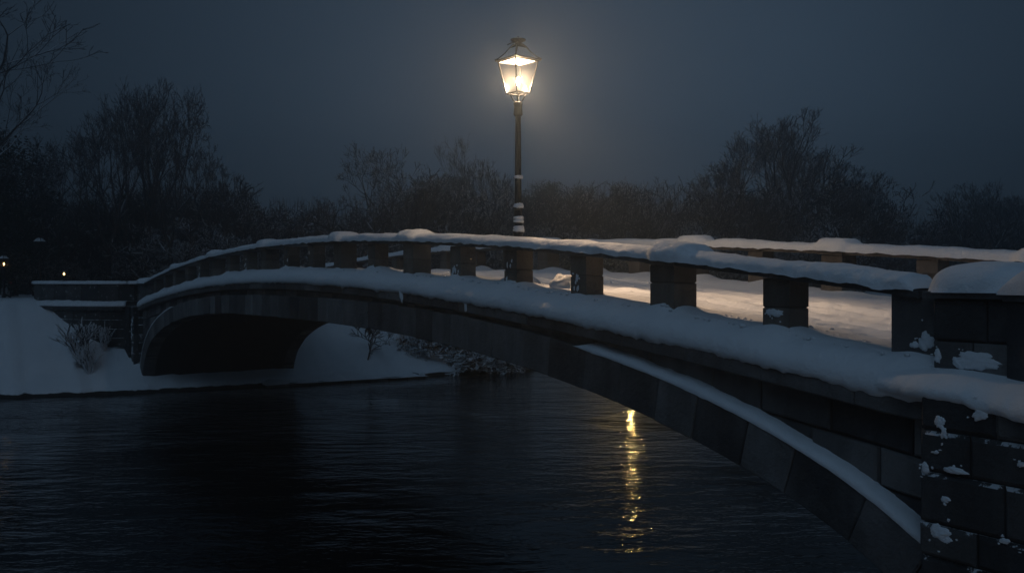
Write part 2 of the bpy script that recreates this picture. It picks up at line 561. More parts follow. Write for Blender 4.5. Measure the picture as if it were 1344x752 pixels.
# rails
for face in (0, 1):
    mb = MB()
    q0, q1 = (-0.05, 0.40) if face == 0 else (WID - 0.40, WID + 0.05)
    s = 0.0
    while s < LEN - 0.1:
        s1 = min(LEN, s + LEN / 20)
        sweep(mb, s + 0.004, s1 - 0.004, 0.35, [(q0, -0.175), (q1, -0.175), (q1, -0.10), (q0, -0.10)], zf=HF if face else H, tone=rnd.random())
        s = s1
    bpart(mb, 'parapet_rail', M_POST if face else M_STONE)
# posts
BUMP_N = {2, 6, 8, 11, 14, 17}
BUMP_F = {1, 3, 5, 8, 11, 14, 17}
post_meshes = []
for face in (0, 1):
    for i in range(1, 20):
        Hq = HF if face else H
        s = LEN * i / 20 - 0.05 + (.33 if face else 0)
        big = i in (BUMP_N if face == 0 else BUMP_F)
        wu = 0.42 if not big else 0.50
        q0, q1 = (0.03, 0.36) if face == 0 else (WID - 0.36, WID - 0.03)
        if big: q0 -= 0.04; q1 += 0.04
        mb = MB()
        zt, zb = Hq(s) - 0.178, H(s) - 1.0
        nst = 2
        zj = Hq(s) - 0.178 - rnd.uniform(0.24, 0.36)
        for (za, zc, tn) in ((zb, zj - 0.004, rnd.random()), (zj + 0.004, zt, rnd.random())):
            jx = rnd.uniform(-0.006, 0.006)
            c = 0.012
            rws = []
            for z, ins in ((za, c), (za + c, 0), (zc - c, 0), (zc, c)):
                rws.append([W(s - wu / 2 + jx + ins, q0 + ins, z), W(s + wu / 2 + jx - ins, q0 + ins, z),
                            W(s + wu / 2 + jx - ins, q1 - ins, z), W(s - wu / 2 + jx + ins, q1 - ins, z)])
            mb.grid(rws, tn, closed=True, flip=True)
            b = len(mb.v)
            mb.f.append((b - 1, b - 2, b - 3, b - 4)); mb.tone.append(tn)
        rws = [[W(s - wu / 2 + .015, q0 + .015, z), W(s + wu / 2 - .015, q0 + .015, z), W(s + wu / 2 - .015, q1 - .015, z), W(s - wu / 2 + .015, q1 - .015, z)] for z in (zb + .01, zt - .01)]
        mb.grid(rws, 0.0, closed=True, flip=True)
        if big:                              # stone cap standing a little above the rail
            sweep(mb, s - 0.30, s + 0.30, 0.3, [(q0 - 0.06, -0.185), (q1 + 0.06, -0.185), (q1 + 0.06, -0.035 if face else -0.075), (q0 - 0.06, -0.035 if face else -0.075)], zf=Hq, tone=rnd.random())
        bpart(mb, 'post', M_POST)

# end piers (pedestals) and pilasters
def pier(s0, s1, q0, q1, zb, zt, m, name='end_pier', seed=0, courses=3):
    mb = MB()
    r_ = random.Random(seed)
    c = 0.02
    zz = [zb + (zt - zb) * k / courses for k in range(courses + 1)]
    # core
    rws = [[W(s0 + .03, q0 + .03, z), W(s1 - .03, q0 + .03, z), W(s1 - .03, q1 - .03, z), W(s0 + .03, q1 - .03, z)] for z in (zb, zt)]
    mb.grid(rws, 0.02, closed=True, flip=True)
    b = len(mb.v); mb.f.append((b - 1, b - 2, b - 3, b - 4)); mb.tone.append(0.1)
    if courses > 4: c = 0.035; zz = [z + (r_.uniform(-.07, .07) if 0 < i < courses else 0) for i, z in enumerate(zz)]
    for k in range(courses):
        a, d = zz[k] + .008, zz[k + 1] - .008
        # faces at q0 and q1, then faces at s0 and s1
        cuts = [s0] + ([s0 + (s1 - s0) * r_.uniform(.25, .75)] if (s1 - s0) > 0.7 and courses > 3 or courses == 2 else []) + [s1]
        for x0, x1 in zip(cuts, cuts[1:]):
            for cf, cb in ((q0 - r_.uniform(0, .04 if courses > 4 else .015), q0 + .2), (q1, q1 - .2)):
                block(mb, lambda a_, b_, c_: W(a_, c_, b_), x0 + .006, x1 - .006, a, d, cb, cf, 1, c, r_.random())
        cuts = [q0 + .205] + ([q0 + (q1 - q0) * r_.uniform(.4, .6)] if (q1 - q0) > 1.0 else []) + [q1 - .205]
        for x0, x1 in zip(cuts, cuts[1:]):
            for cf, cb in ((s0 - r_.uniform(0, .01), s0 + .2), (s1, s1 - .2)):
                block(mb, lambda a_, b_, c_: W(c_, a_, b_), x0 + .006, x1 - .006, a, d, cb, cf, 1, c, r_.random())
    return bpart(mb, name, m)

# right (near) end, both sides of the deck
SP0, SP1 = -1.04, -0.24
for side in (0, 1):
    qa, qb = (-0.16, 0.62) if side == 0 else (WID - 0.62, WID + 0.16)
    pier(SP0, SP1, qa, qb, -1.0, -0.17, M_STONE, 'end_pier', 11 + side, 2)
    mb = MB(); sweep(mb, SP0 - 0.1, SP1 + 0.06, 1.5, [(qa - .08, -0.168), (qb + .08, -0.168), (qb + .08, -0.10), (qa - .08, -0.10)], zf=lambda s: 0)
    bpart(mb, 'pier_cap', M_STONE)
    # half post against the pier
    q0, q1 = (0.03, 0.40) if side == 0 else (WID - 0.40, WID - 0.03)
    mb = MB(); sweep(mb, SP1 + 0.002, 0.38, 0.6, [(q0, -1.0), (q1, -1.0), (q1, -0.18), (q0, -0.18)])
    bpart(mb, 'half_post', M_STONE)
    # far end
    pier(LEN + 0.1, LEN + 1.0, qa, qb, -1.0, -0.17, M_STONE, 'end_pier', 15 + side, 2)
    mb = MB(); sweep(mb, LEN - 0.02, LEN + 1.1, 1.5, [(qa - .08, -0.168), (qb + .08, -0.168), (qb + .08, -0.10), (qa - .08, -0.10)], zf=lambda s: 0)
    bpart(mb, 'pier_cap', M_STONE)
pier(-1.85, -0.345, -0.52, 0.6, -5.9, -1.04, M_ROUGH, 'pilaster', 31, 12)
pier(LEN + 0.1, LEN + 1.15, -0.5, 0.6, -4.6, -1.2, M_FROST, 'pilaster', 32, 8)
pier(-1.45, 0.02, WID - 0.6, WID + 0.52, -5.9, -1.04, M_STONE, 'pilaster', 33, 9)
pier(LEN + 0.1, LEN + 1.15, WID - 0.6, WID + 0.5, -5.6, -1.2, M_FROST, 'pilaster', 34, 8)
# low stone footing under the far springing
mb = MB()
for k in range(6, 14):
    q = -1.2 + k * 1.05
    block(mb, lambda a_, b_, c_: W(c_, a_, b_), q + .01, q + 1.04, -6.2, -4.92 + rnd.uniform(-.03, .03), 42.0, 38.62 + rnd.uniform(-.03, .03), 1, .03, rnd.random())
bpart(mb, 'footing', M_STONE)

# ---------------------------------------------------------------- wing walls (curved) beyond the end piers
def wall_run(name, plan, z_par_top, z_base, label, mat, seed, ledge=True):
    """plan: list of world xy points of the outer face; parapet on top of a coursed wall, a ledge between"""
    root = empty(name, (plan[0].x, plan[0].y, EYE - 1))
    tag(root, label, 'wall')
    r_ = random.Random(seed)
    L = [0.0]
    for a, b in zip(plan, plan[1:]): L.append(L[-1] + (b - a).length)
    def at(a):
        a = max(0, min(L[-1] - 1e-6, a))
        for i in range(len(L) - 1):
            if L[i + 1] >= a:
                f = (a - L[i]) / (L[i + 1] - L[i]); p = plan[i].lerp(plan[i + 1], f)
                d = (plan[min(i + 2, len(plan) - 1)] - plan[max(i - 1, 0)]).normalized()
                return p, d
    def Mf(a, b, c):                         # c: depth behind the outer face
        p, d = at(a); nn = Vector((d.y, -d.x, 0))
        if nn.dot(N) < 0: nn = -nn
        q = p + nn * c
        return Vector((q.x, q.y, b + EYE)) - root.location
    mb = MB()
    n = 30
    rows = [[Mf(L[-1] * i / n, z_base, .04), Mf(L[-1] * i / n, -1.2, .04), Mf(L[-1] * i / n, -1.2, .5), Mf(L[-1] * i / n, z_base, .5)] for i in range(n + 1)]
    mb.grid(rows, 0.05, closed=True)
    b = len(mb.v); mb.f.append((b - 4, b - 3, b - 2, b - 1)); mb.tone.append(.3)
    k = 0; z = -1.38
    while z > z_base:
        a = -0.5 * (k % 2)
        while a < L[-1]:
            a1 = min(L[-1], a + r_.uniform(.7, 1.3))
            block(mb, Mf, max(0, a), a1 - .015, z - .42, z - .012, .1, -r_.uniform(0, .03), 3, .015, r_.random())
            a = a1
        z -= .43; k += 1
    mb.build('wall_face', mat, root, tones=True)
    mb = MB(); a = 0
    while a < L[-1] - .01:
        a1 = min(L[-1], a + 1.2)
        block(mb, Mf, a, a1 - .008, -1.38, -1.17, .5, -.2, 3, .02, r_.random() * .7); a = a1
    mb.build('cornice', mat, root, tones=True)
    mb = MB(); a = 0
    while a < L[-1] - .01:
        a1 = min(L[-1], a + 1.0)
        block(mb, Mf, a, a1 - .008, -1.168, z_par_top - .07, .42, .05, 3, .015, r_.random()); a = a1
    mb.build('parapet', mat, root, tones=True)
    mb = MB(); a = 0
    while a < L[-1] - .01:
        a1 = min(L[-1], a + 1.4)
        block(mb, Mf, a, a1 - .008, z_par_top - .068, z_par_top, .46, 0.0, 3, .015, r_.random()); a = a1
    mb.build('coping', mat, root, tones=True)
    return root, Mf, L[-1]

def bez(a, b, c, n=14):
    return [a * (1 - t) ** 2 + b * 2 * t * (1 - t) + c * t * t for t in [i / n for i in range(n + 1)]]

# far left: turns away from the bridge towards the left edge of the picture
e0 = W(LEN + 1.12, 0.0, -EYE); e0.z = 0
e2 = px(42, 47.6); e2.z = 0
e1 = px(120, 43.8); e1.z = 0
planL = bez(e0, e1, e2)
end_dir = Vector((0.1, 1, 0)).normalized()
for k in range(1, 5): planL.append(e2 + Vector((-0.15 + 0.05 * k, 0.6 * k, 0)))
wallL, MfL, LL = wall_run('curved_wing_wall', planL, -0.13, -5.0, 'curved snow-topped stone wall ending the bridge on the far left bank', M_FROST, 3)
g0 = W(LEN + 1.12, WID, -EYE); g0.z = 0
planLF = bez(g0, g0 + U * 3 + N * 1.0, g0 + U * 5 + N * 4)
wallLF, MfLF, LLF = wall_run('curved_wing_wall', planLF, -0.13, -5.0, 'snow-topped stone wall beyond the far parapet, hidden behind the bridge', M_FROST, 4)
# near right: runs on out of the frame
f0 = W(-1.0, -0.25, -EYE); f0.z = 0
planR = bez(f0, f0 - U * 1.2 - N * 0.35, f0 - U * 2.4 - N * 1.4)
wallR, MfR, LR = wall_run('wing_wall', planR, -0.12, -5.5, 'dark stone wall at the right edge beside the near pier', M_STONE, 5)
h0 = W(-1.0, WID, -EYE); h0.z = 0
planRF = bez(h0, h0 - U * 2 + N * .2, h0 - U * 4 + N * 1.5)
wallRF, MfRF, LRF = wall_run('wing_wall', planRF, -0.12, -5.5, 'stone wall leading on from the far parapet past the right edge', M_STONE, 6)

# ---------------------------------------------------------------- snow on the bridge
def snow_obj(mb, name, label):
    o = mb.build(name, M_SNOW, None, True)
    return tag(o, label, 'snow', kind='stuff')

posts = [LEN * i / 20 - 0.05 for i in range(1, 20)] + [0.1, LEN - 0.1]
def foot_mound(s, q, side):
    """snow heaped round each post's foot"""
    b = 0
    for i, ps in enumerate(posts):
        d = s - ps
        if abs(d) < 0.9:
            qc = 0.2 if side == 0 else WID - 0.2
            g = math.exp(-(d / 0.30) ** 2) * math.exp(-((q - qc) / 0.34) ** 2)
            b += g * (0.10 + 0.05 * math.sin(i * 2.3))
    return b
def tracks(s, q):
    z = 0
    # two worn wheel ruts and a line of footprints
    for qc, w, d in ((1.9, 0.22, 0.05), (3.6, 0.22, 0.045)):
        wob = 0.12 * math.sin(s * 0.35 + qc)
        x = (q - qc - wob) / w
        z -= d * 1.5 * math.exp(-x * x)
        z += 0.045 * (1 + .8 * fbm(s * 1.3, qc, 2)) * math.exp(-((abs(x) - 1.6) / 0.5) ** 2)
    for qc, ph, sp in ((1.15, 0.0, 0.72), (2.7, 0.3, 0.68), (4.6, 0.1, 0.75)):
        wob = 0.2 * math.sin(s * 0.22 + qc * 2)
        k = round((s - ph) / sp)
        sc_ = k * sp + ph + 0.08 * math.sin(k * 12.9)
        qq = qc + wob + (0.11 if k % 2 else -0.11)
        e = ((s - sc_) / 0.17) ** 2 + ((q - qq) / 0.075) ** 2
        z -= 0.09 * math.exp(-e * e * 0.8) if e < 6 else 0
        z += 0.012 * math.exp(-(math.sqrt(e) - 1.7) ** 2 * 4) if e < 9 else 0
    return z
def deck_z(s, q):
    z = -0.80
    z += 0.035 * fbm(s * 0.6, q * 0.9, 1.0) + 0.014 * fbm(s * 2.6, q * 2.6, 5.0)
    edge = min(q, WID - q)
    z -= 0.05 * smooth(0.7, 1.5, edge)
    if 0.7 < q < WID - 0.7:
        z += tracks(s, q) * smooth(0.7, 1.0, edge)
    z += foot_mound(s, q, 0) if q < 1.2 else 0
    z += foot_mound(s, q, 1) if q > WID - 1.2 else 0
    return z

def edge_profile(s, side):
    """outer rounded face of the ledge snow; returns list of (q, dz) from the inside out and down"""
    e = 1.0 + 0.16 * fbm(s * 0.5, 3.3 + side * 9, 0) + 0.035 * fbm(s * 2.6, 7.7, side)
    dip = -0.03 - 0.05 * max(0, fbm(s * 1.1, 1.2, side + 4)) - 0.03 * fbm(s * 5.0, 2.0, side)
    pts = [(-0.02, -0.822), (-0.10, -0.838), (-0.17, -0.862), (-0.23, -0.895), (-0.28, -0.935), (-0.318, -0.98), (-0.345, -1.03),
           (-0.36, -1.08), (-0.36, -1.13), (-0.345, -1.165 + dip), (-0.318, -1.17 + dip), (-0.30, -1.165)]
    out = []
    for q, z in pts:
        qq = q * e if q < -0.05 else q
        if side == 1: qq = WID - qq
        lump = 0.006 * fbm(s * 4, q * 6, 2) + 0.012 * fbm(s * 1.1, q * 3, 8)
        g_ = 0.007 * fbm(s * 9, q * 14, 5) + 0.010 * max(0, fbm(s * 3.2, q * 5, 11) - .1)
        lump += g_
        if z < -1.1: z -= 0.03 * max(0, fbm(s * 7, 4, side + 2))
        out.append((qq - (lump if side == 0 else -lump), z + lump))
    return out

def s_stations(a, b):
    out = []; s = a
    while s < b:
        out.append(s)
        s += 0.045 + 0.0035 * max(0, s)
    out.append(b)
    return out

qs = []
q = 0.05
while q < WID - 0.05:
    qs.append(q)
    q += 0.045 if (q < 1.3) else (0.06 if q < 4.5 else 0.1)
qs.append(WID - 0.05)
def crown_h(s): return H(s)
rows = []
for s in s_stations(-0.8, LEN + 0.05):
    h = H(s)
    near = edge_profile(s, 0); far = edge_profile(s, 1)
    row = [W(s, a, h + b + (foot_mound(s, a, 0) if a > -0.12 else 0.4 * foot_mound(s, a, 0))) for a, b in near[::-1]]
    row += [W(s, a, h + deck_z(s, a)) for a in qs]
    row += [W(s, a, h + b) for a, b in far]
    rows.append(row)
mb = MB(); mb.grid(rows, flip=True)
snow_obj(mb, 'deck_snow', 'thick trodden snow over the bridge deck and its outer ledges')
# clods thrown up beside the posts
def blob(mb, c, r, sq=(1, 1, 0.8), seed=0, n=10, m=8, amp=0.25):
    rows = []
    for i in range(m + 1):
        th = math.pi * i / m
        row = []
        for k in range(n):
            ph = 2 * math.pi * k / n
            d = Vector((math.sin(th) * math.cos(ph), math.sin(th) * math.sin(ph), math.cos(th)))
            rr = r * (1 + amp * noise.noise(d * 1.6 + Vector((seed * 3.1, seed, 0))))
            row.append((c[0] + d.x * rr * sq[0], c[1] + d.y * rr * sq[1], c[2] + d.z * rr * sq[2]))
        rows.append(row)
    mb.grid(rows, closed=True)

mb = MB()
for i in range(420):
    s = rnd.uniform(0, 12) ** 1.0 if rnd.random() < .8 else rnd.uniform(12, 30)
    q = rnd.choice((0.47, 0.5, 0.6, -0.05, 0.0)) + rnd.uniform(-.08, .08)
    if rnd.random() < 0.06: q = rnd.uniform(0.8, 5)
    blob(mb, W(s, q, H(s) - 0.815 + foot_mound(s, q, 0)), rnd.uniform(.008, .028) * (1.6 if i % 9 == 0 else 1), (1.1, 1, .7), i, 9, 6, .5)
for s, q, r in ((7.35, 0.66, 0.17), (7.05, 0.7, 0.13), (7.6, 0.72, 0.12), (7.3, 0.62, 0.20)):
    blob(mb, W(s, q, H(s) - 0.74), r, (1.1, 1.1, .85), s, 22, 16, .55)
snow_obj(mb, 'snow_clods', 'loose lumps of snow at the feet of the parapet posts and lamp')

def rail_snow(side, s0, s1, zf, bumps):
    rows = []
    for s in s_stations(s0, s1):
        e = 1 + 0.22 * fbm(s * 0.6, side * 5 + 1.0, 0) + 0.08 * fbm(s * 3, side, 3)
        bump = 0
        for i in bumps:
            d = abs(s - (LEN * i / 20 - 0.05 + (.33 if side else 0)))
            bump += 1 - smooth(0.25, 0.46, d)
        w = 0.275 + 0.075 * bump; hgt = 0.155 * e + 0.085 * bump
        endf = min(1, max(0.02, (s - s0) / 0.12), max(0.02, (s1 - s) / 0.12)) ** 0.5
        c = 0.175 if side == 0 else WID - 0.175
        row = []
        K = 18
        for k in range(K + 1):
            th = math.pi * k / K
            x = -math.copysign(abs(math.cos(th)) ** 0.62, math.cos(th)); z = math.sin(th) ** 0.75
            lump = 1 + 0.06 * fbm(s * 2.5, k * 0.3, 4 + side) + 0.05 * fbm(s * 8, k * .9, 7 + side) - 0.10 * max(0, fbm(s * 1.7, k * .35, 12 + side) - .15)
            zz = -0.102 - 0.02 * (1 - abs(z)) * (1 + 1.5 * fbm(s * 3.3, k * .2, 9)) + z * hgt * lump * endf
            row.append(W(s, c + x * w * lump * (0.85 + 0.15 * endf), zf(s) + zz))
        rows.append(row)
    mb = MB(); mb.grid(rows, flip=True)
    return mb
BN = [1.9, 6, 8, 11, 14, 17]
mb = rail_snow(0, 0.06, LEN - 0.05, H, BN)
snow_obj(mb, 'rail_snow', 'rounded snow along the near parapet rail')
mb = rail_snow(1, 0.06, LEN - 0.05, HF, sorted(BUMP_F))
snow_obj(mb, 'rail_snow', 'rounded snow along the far parapet rail, behind the lamp post')

def cap_snow(mb, s0, s1, q0, q1, zb, hgt, seed=0, z_abs=True, n=26, over=0.05):
    rows = []
    for i in range(n + 1):
        row = []
        for j in range(n + 1):
            a = -1 + 2 * i / n; b = -1 + 2 * j / n
            # rounded square to superellipse
            aa = math.copysign(1 - (1 - abs(a)) ** 2.2, a); bb = math.copysign(1 - (1 - abs(b)) ** 2.2, b)
            m = (abs(aa) ** 4 + abs(bb) ** 4) ** 0.25
            hh = max(0, 1 - min(1, m) ** 4.5) ** 0.45
            k = 1 - 0.10 * max(0, min(abs(aa), abs(bb))) ** 4
            s = (s0 + s1) / 2 + aa * ((s1 - s0) / 2 + over) * k
            q = (q0 + q1) / 2 + bb * ((q1 - q0) / 2 + over) * k
            lump = 1 + 0.10 * fbm(s * 1.5, q * 1.5, seed) + 0.03 * fbm(s * 6, q * 6, seed)
            row.append(W(s, q, zb + hgt * hh * lump * (1 + 0.12 * (1 - m)) - 0.012))
        rows.append(row)
    mb.grid(rows, flip=True)
for side in (0, 1):
    qa, qb = (-0.16, 0.62) if side == 0 else (WID - 0.62, WID + 0.16)
    mb = MB(); cap_snow(mb, SP0 - .1, SP1 + .06, qa - .08, qb + .08, -0.10, 0.27, 3 + side)
    snow_obj(mb, 'cap_snow', ('thick cushion of snow on the big near pier, cut by the right edge', 'snow cushion on the right end pier of the far parapet')[side])
    mb = MB(); cap_snow(mb, LEN - .02, LEN + 1.1, qa - .08, qb + .08, -0.10, 0.25, 6 + side)
    snow_obj(mb, 'cap_snow', ('snow cushion on the left end pier where rail and curved wall meet', 'snow cushion on the far left pier, behind the near parapet')[side])

# snow on the extrados ledge of the arch ring (right haunch, left haunch) and on the pilaster / footing
def ring_snow(a0, a1, face=0):
    rows = []
    n = 200
    for i in range(n + 1):
        a = a0 + (a1 - a0) * i / n
        f = min(1, (i + .2) / 10, (n - i + .2) / 10)
        p = arc_at(a, RT)
        slope = abs(arc_at(a + .1, RT)[0] - arc_at(a - .1, RT)[0]) / 0.2
        th = (0.03 + 0.062 * slope) * f * (1 + .25 * fbm(a * 1.3, 2, face) + .10 * fbm(a * 5, 7, face))
        row = []
        for q, k in ((-0.05, 1.15), (-0.12, 1.1), (-0.19, 1.0), (-0.235, .8), (-0.262, .5), (-0.272, .15), (-0.265, -.12 - .2 * max(0, fbm(a * 4, 1, 1)))):
            qq = q - .01 * fbm(a * 3, q * 9, 2)
            pp = arc_at(a, RT + th * k)
            row.append(W(pp[0], qq if face == 0 else WID - qq, pp[1] + .004))
        rows.append(row)
    mb = MB(); mb.grid(rows, flip=(face == 1))
    return mb
# arc parameter at which extrados leaves the cornice on each side
def a_of_s(s, left):
    rng = range(len(ARC) // 2, -1, -1) if left else range(len(ARC) // 2, len(ARC))
    for i in rng:
        if (ARC[i][0] <= s) if left else (ARC[i][0] >= s): return ARCLEN * i / (len(ARC) - 1)
    return 0 if left else ARCLEN
snow_obj(ring_snow(a_of_s(-0.3, True), a_of_s(5.9, True)), 'ring_snow', 'curved strip of snow on the right haunch of the arch ring')
snow_obj(ring_snow(a_of_s(34.0, False), a_of_s(40.55, False)), 'ring_snow', 'thin curved strip of snow on the left haunch of the arch ring')

# snow on wing walls: coping and ledge
def wall_snow(Mf, L, root, ztop, label, hc=0.15, hl=0.30, ledge=True):
    off = root.location
    rows = []; n = int(L / 0.07) + 2
    for i in range(n + 1):
        a = L * i / n; f = min(1, (i + .1) / 4, (n - i + .1) / 4) ** .5
        row = []
        for k in range(15):
            th = math.pi * k / 14
            x = -math.copysign(abs(math.cos(th)) ** .6, math.cos(th)); z = math.sin(th) ** .75
            e = 1 + .12 * fbm(a * .9, k * .1, L) + .04 * fbm(a * 4, k * .3, L)
            row.append(Mf(a, ztop - .006 + z * hc * e * f, .23 + x * .28 * e) + off)
        rows.append(row)
    mb = MB(); mb.grid(rows)
    if not ledge: return snow_obj(mb, 'wall_snow', label)
    rows = []
    for i in range(n + 1):
        a = L * i / n
        e = 1 + .2 * fbm(a * .9, 4, L) + .10 * fbm(a * 4, 2, L)
        f = min(1, (n - i + .1) / 4) ** .5
        row = []
        for c, z in ((.14, .30), (.06, .29), (-.02, .26), (-.10, .22), (-.17, .16), (-.22, .09), (-.245, .02), (-.24, -.05), (-.20, -.04)):
            row.append(Mf(a, -1.165 + z * (hl / .3) * e * f, c * (e if c < 0 else 1)) + off)
        rows.append(row)
    mb.grid(rows, flip=True)
    return snow_obj(mb, 'wall_snow', label)
wall_snow(MfL, LL, wallL, -0.13, 'snow on the coping and ledge of the curved wall, far left', .15, .24)
wall_snow(MfLF, LLF, wallLF, -0.13, 'snow on the wall behind the far end of the bridge')
wall_snow(MfR, LR, wallR, -0.12, 'snow on the wall at the right edge of the picture', .26, .30, False)
wall_snow(MfRF, LRF, wallRF, -0.12, 'snow on the wall leading right from the far parapet', .15)

# snow on top of the near pilaster, spilling over to the right
mb = MB()
rows = []
for i in range(101):
    s = -3.0 + 3.25 * i / 100
    t = max(0, (-1.0 - s) / 2.4)
    wq = -.25 - .7 * t * (1 - t) - 1.4 * t * t
    out_ = min(-.57, wq - .30) if s < -1.0 else -.40 - .17 * (1 - smooth(-.5, .2, s))
    sm_ = 1 - smooth(-2.0, -.9, s)
    inn = .55 * (1 - sm_) + (wq + .12) * sm_
    sag = 0.10 * (1 - smooth(-1.6, -0.5, s))
    row = []
    for f, z in ((0, -.79), (.18, -.80), (.36, -.82), (.54, -.86), (.70, -.90), (.82, -.945), (.92, -1.00), (.98, -1.06), (1.0, -1.11), (.98, -1.16), (.94, -1.185)):
        c = inn + (out_ - inn) * f
        e = .012 * fbm(s * 1.5, f * 3, 3)
        zz = z - sag * f + .010 * fbm(s * 2, f * 3, 1) * (1 - f)
        if f > .9: zz -= (.07 * max(0, fbm(s * 2.5, 1, 6)) + .02 * fbm(s * 8, 3, 6)) * (f - .9) * 10
        row.append(W(s, c - e, zz + .05 * f))
    rows.append(row)
mb.grid(rows, flip=True)
snow_obj(mb, 'pilaster_snow', 'snow shelf sagging over the top of the near right pilaster')

# snow clinging to the masonry
mb = MB()
def cling(s, q, z, w, h, d=.035, seed=0):
    rows = []
    n, m = 44, 8
    for i in range(m + 1):
        f = i / m
        row = []
        for k in range(n):
            ph = 2 * math.pi * k / n
            rr = f * (1 + .6 * noise.noise(Vector((math.cos(ph) * .9 + seed * 5.7, math.sin(ph) * .9, seed))) + .28 * noise.noise(Vector((math.cos(ph) * 2.2 + seed * 2.7, math.sin(ph) * 2.2, seed))) + .22 * noise.noise(Vector((math.cos(ph) * 5 + seed, math.sin(ph) * 5, seed))))
            row.append(W(s + math.cos(ph) * rr * w / 2, q - d * math.sqrt(max(0, 1 - f * f)) * (1 + .5 * noise.noise(Vector((math.cos(ph) * f * 2 + seed, math.sin(ph) * f * 2, 3)))) + .004, z + math.sin(ph) * rr * h / 2))
        rows.append(row)
    mb.grid(rows, closed=True, flip=True)
CL = [(-.22, -.53, -1.33, .12, .14), (-.26, -.53, -1.42, .07, .14), (-.62, -.53, -1.2, .16, .15), (-.06, -.53, -1.78, .08, .14),
        (-.38, -.53, -1.76, .26, .08), (-.28, -.53, -2.05, .12, .06), (-.22, -.53, -2.38, .24, .17), (-.30, -.53, -2.42, .12, .1), (-.1, -.53, -2.87, .3, .08),
        (-.85, -.53, -2.3, .1, .06), (-1.0, -.53, -1.6, .08, .06), (-.18, -.53, -1.62, .06, .04),
        (-0.30, -.175, -.74, .09, .15), (-.72, -.175, -.76, .50, .20), (-.55, -.175, -.80, .2, .14),
        (-0.02, .02, -.62, .20, .20), (.1, .02, -.66, .12, .1),
        (1.98, .02, -.60 + H(2), .22, .10), (2.1, .02, -.59 + H(2), .09, .1)]
for i, (s, q, z, w, h) in enumerate(CL):
    if q == -.53: s -= .36; q = -.55
    cling(s, q, z, w * .9, h * .85, .016 if w < .2 else .024, i)
    for k_ in range(4): cling(s + rnd.gauss(0, w * .5), q, z + rnd.gauss(0, h * .55), rnd.uniform(.012, .035), rnd.uniform(.01, .03), .01, i * 7 + k_)
for i in range(30):                           # left pilaster, curved wall, posts
    s = LEN + rnd.uniform(.15, 1.1)
    cling(s, -.52, rnd.uniform(-3.6, -1.4), rnd.uniform(.04, .16), rnd.uniform(.05, .22), .03, i + 80)
for i in range(40):
    k = rnd.choice([5, 3, 4, 5, 6, 7, 8, 9, 10, 12, 14, 15, 16]); s = LEN * k / 20 - .05 + rnd.uniform(-.15, .15)
    cling(s, .028, H(s) - rnd.uniform(.35, .75), rnd.uniform(.02, .07), rnd.uniform(.03, .12), .02, i + 120)
for s, dz in ((11.9, -1.2), (9.1, -1.22), (11.85, -1.26)):
    cling(s, -.33, H(s) + dz, .09, .24, .03, s)
snow_obj(mb, 'clinging_snow', 'patches of snow stuck to the bridge posts, ring and pilasters')

# ---------------------------------------------------------------- terrain and water
def ground_h(P):
    """relative to eye"""
    d = Vector((P[0], P[1], 0)) - PR
    s, q = d.dot(U), d.dot(N)
    wob = 0.9 * fbm(q * 0.09, 2.0, 0) + 0.35 * fbm(q * 0.45, 5.0, 0) + 0.30 * fbm(q * 1.5, 1.0, 4)
    under = math.exp(-((q - 4.0) / 6.5) ** 2)
    far0 = 39.3 + wob * (1 - .6 * under)
    if q < -1: far0 += 1.4 * smooth(-1, -8, q)
    bed = -6.6
    zf = bed + 1.72 * smooth(far0 - 1.5, far0 + .1, s)
    x = s - far0
    if x > 0:
        top = -0.92 - 0.1 * smooth(5, 40, x)
        rise = smooth(-.9, 7.0, x)
        zf = -4.9 + (top + 4.9) * rise
        zf += 0.18 * fbm(s * .35, q * .35, 1) * smooth(0, 2, x) * (1 - .6 * smooth(6, 9, x))
        # approach embankment carries the road level off the bridge
    zn = bed
    nr0 = 0.2 + 0.5 * fbm(q * .2, 9, 0)
    if s < nr0 + 1:
        zn = bed + 1.7 * (1 - smooth(nr0 - .2, nr0 + .9, s))
        x = nr0 - s
        if x > 0:
            zn = -4.9 + 3.2 * smooth(0, 4.0, x) + .06 * fbm(s, q, 3)
            # bank heaped against the wing wall
            zn += 1.0 * math.exp(-((q + .8) / 1.1) ** 2) * math.exp(-((x - 1.6) / 1.1) ** 2)
        if -0.2 < q < WID + .2 and s < -1.2:
            zn = max(zn, -0.95 + .03 * fbm(s, q, 2))
    z = max(zf, zn)
    if s > LEN + 1.0 and s < LEN + 7:          # level with the deck where the road comes off
        g = smooth(-.35, .3, q) * (1 - smooth(WID - .3, WID + .35, q)) * (1 - smooth(LEN + 5, LEN + 7, s))
        z = z * (1 - g) + (-0.95) * g if g > 0 else z
    return z

def axis(cuts):
    out = []
    for (a, b, st_) in cuts:
        n = max(1, int((b - a) / st_))
        out += [a + (b - a) * i / n for i in range(n)]
    out.append(cuts[-1][1])
    return out
sx = axis([(-900, -200, 100), (-200, -40, 20), (-40, -8, 4), (-8, 3, .35), (3, 36, 3), (36, 50, .22), (50, 80, 2), (80, 200, 15), (200, 1200, 125)])
qx = axis([(-900, -200, 100), (-200, -60, 14), (-60, -22, 1.2), (-22, -9, .5), (-9, 16, .28), (16, 45, .8), (45, 120, 6), (120, 1200, 120)])
rows = []
for s in sx:
    row = []
    for q in qx:
        p = PR + U * s + N * q
        p.z = ground_h(p) + EYE
        row.append(p)
    rows.append(row)
mb = MB(); mb.grid(rows, flip=True)
g = mb.build('ground', M_GROUND, None, True); g['kind'] = 'structure'
mb = MB()
c = [PR + U * s + N * q for s, q in ((-1.8, -900), (46, -900), (46, 1200), (-1.8, 1200))]
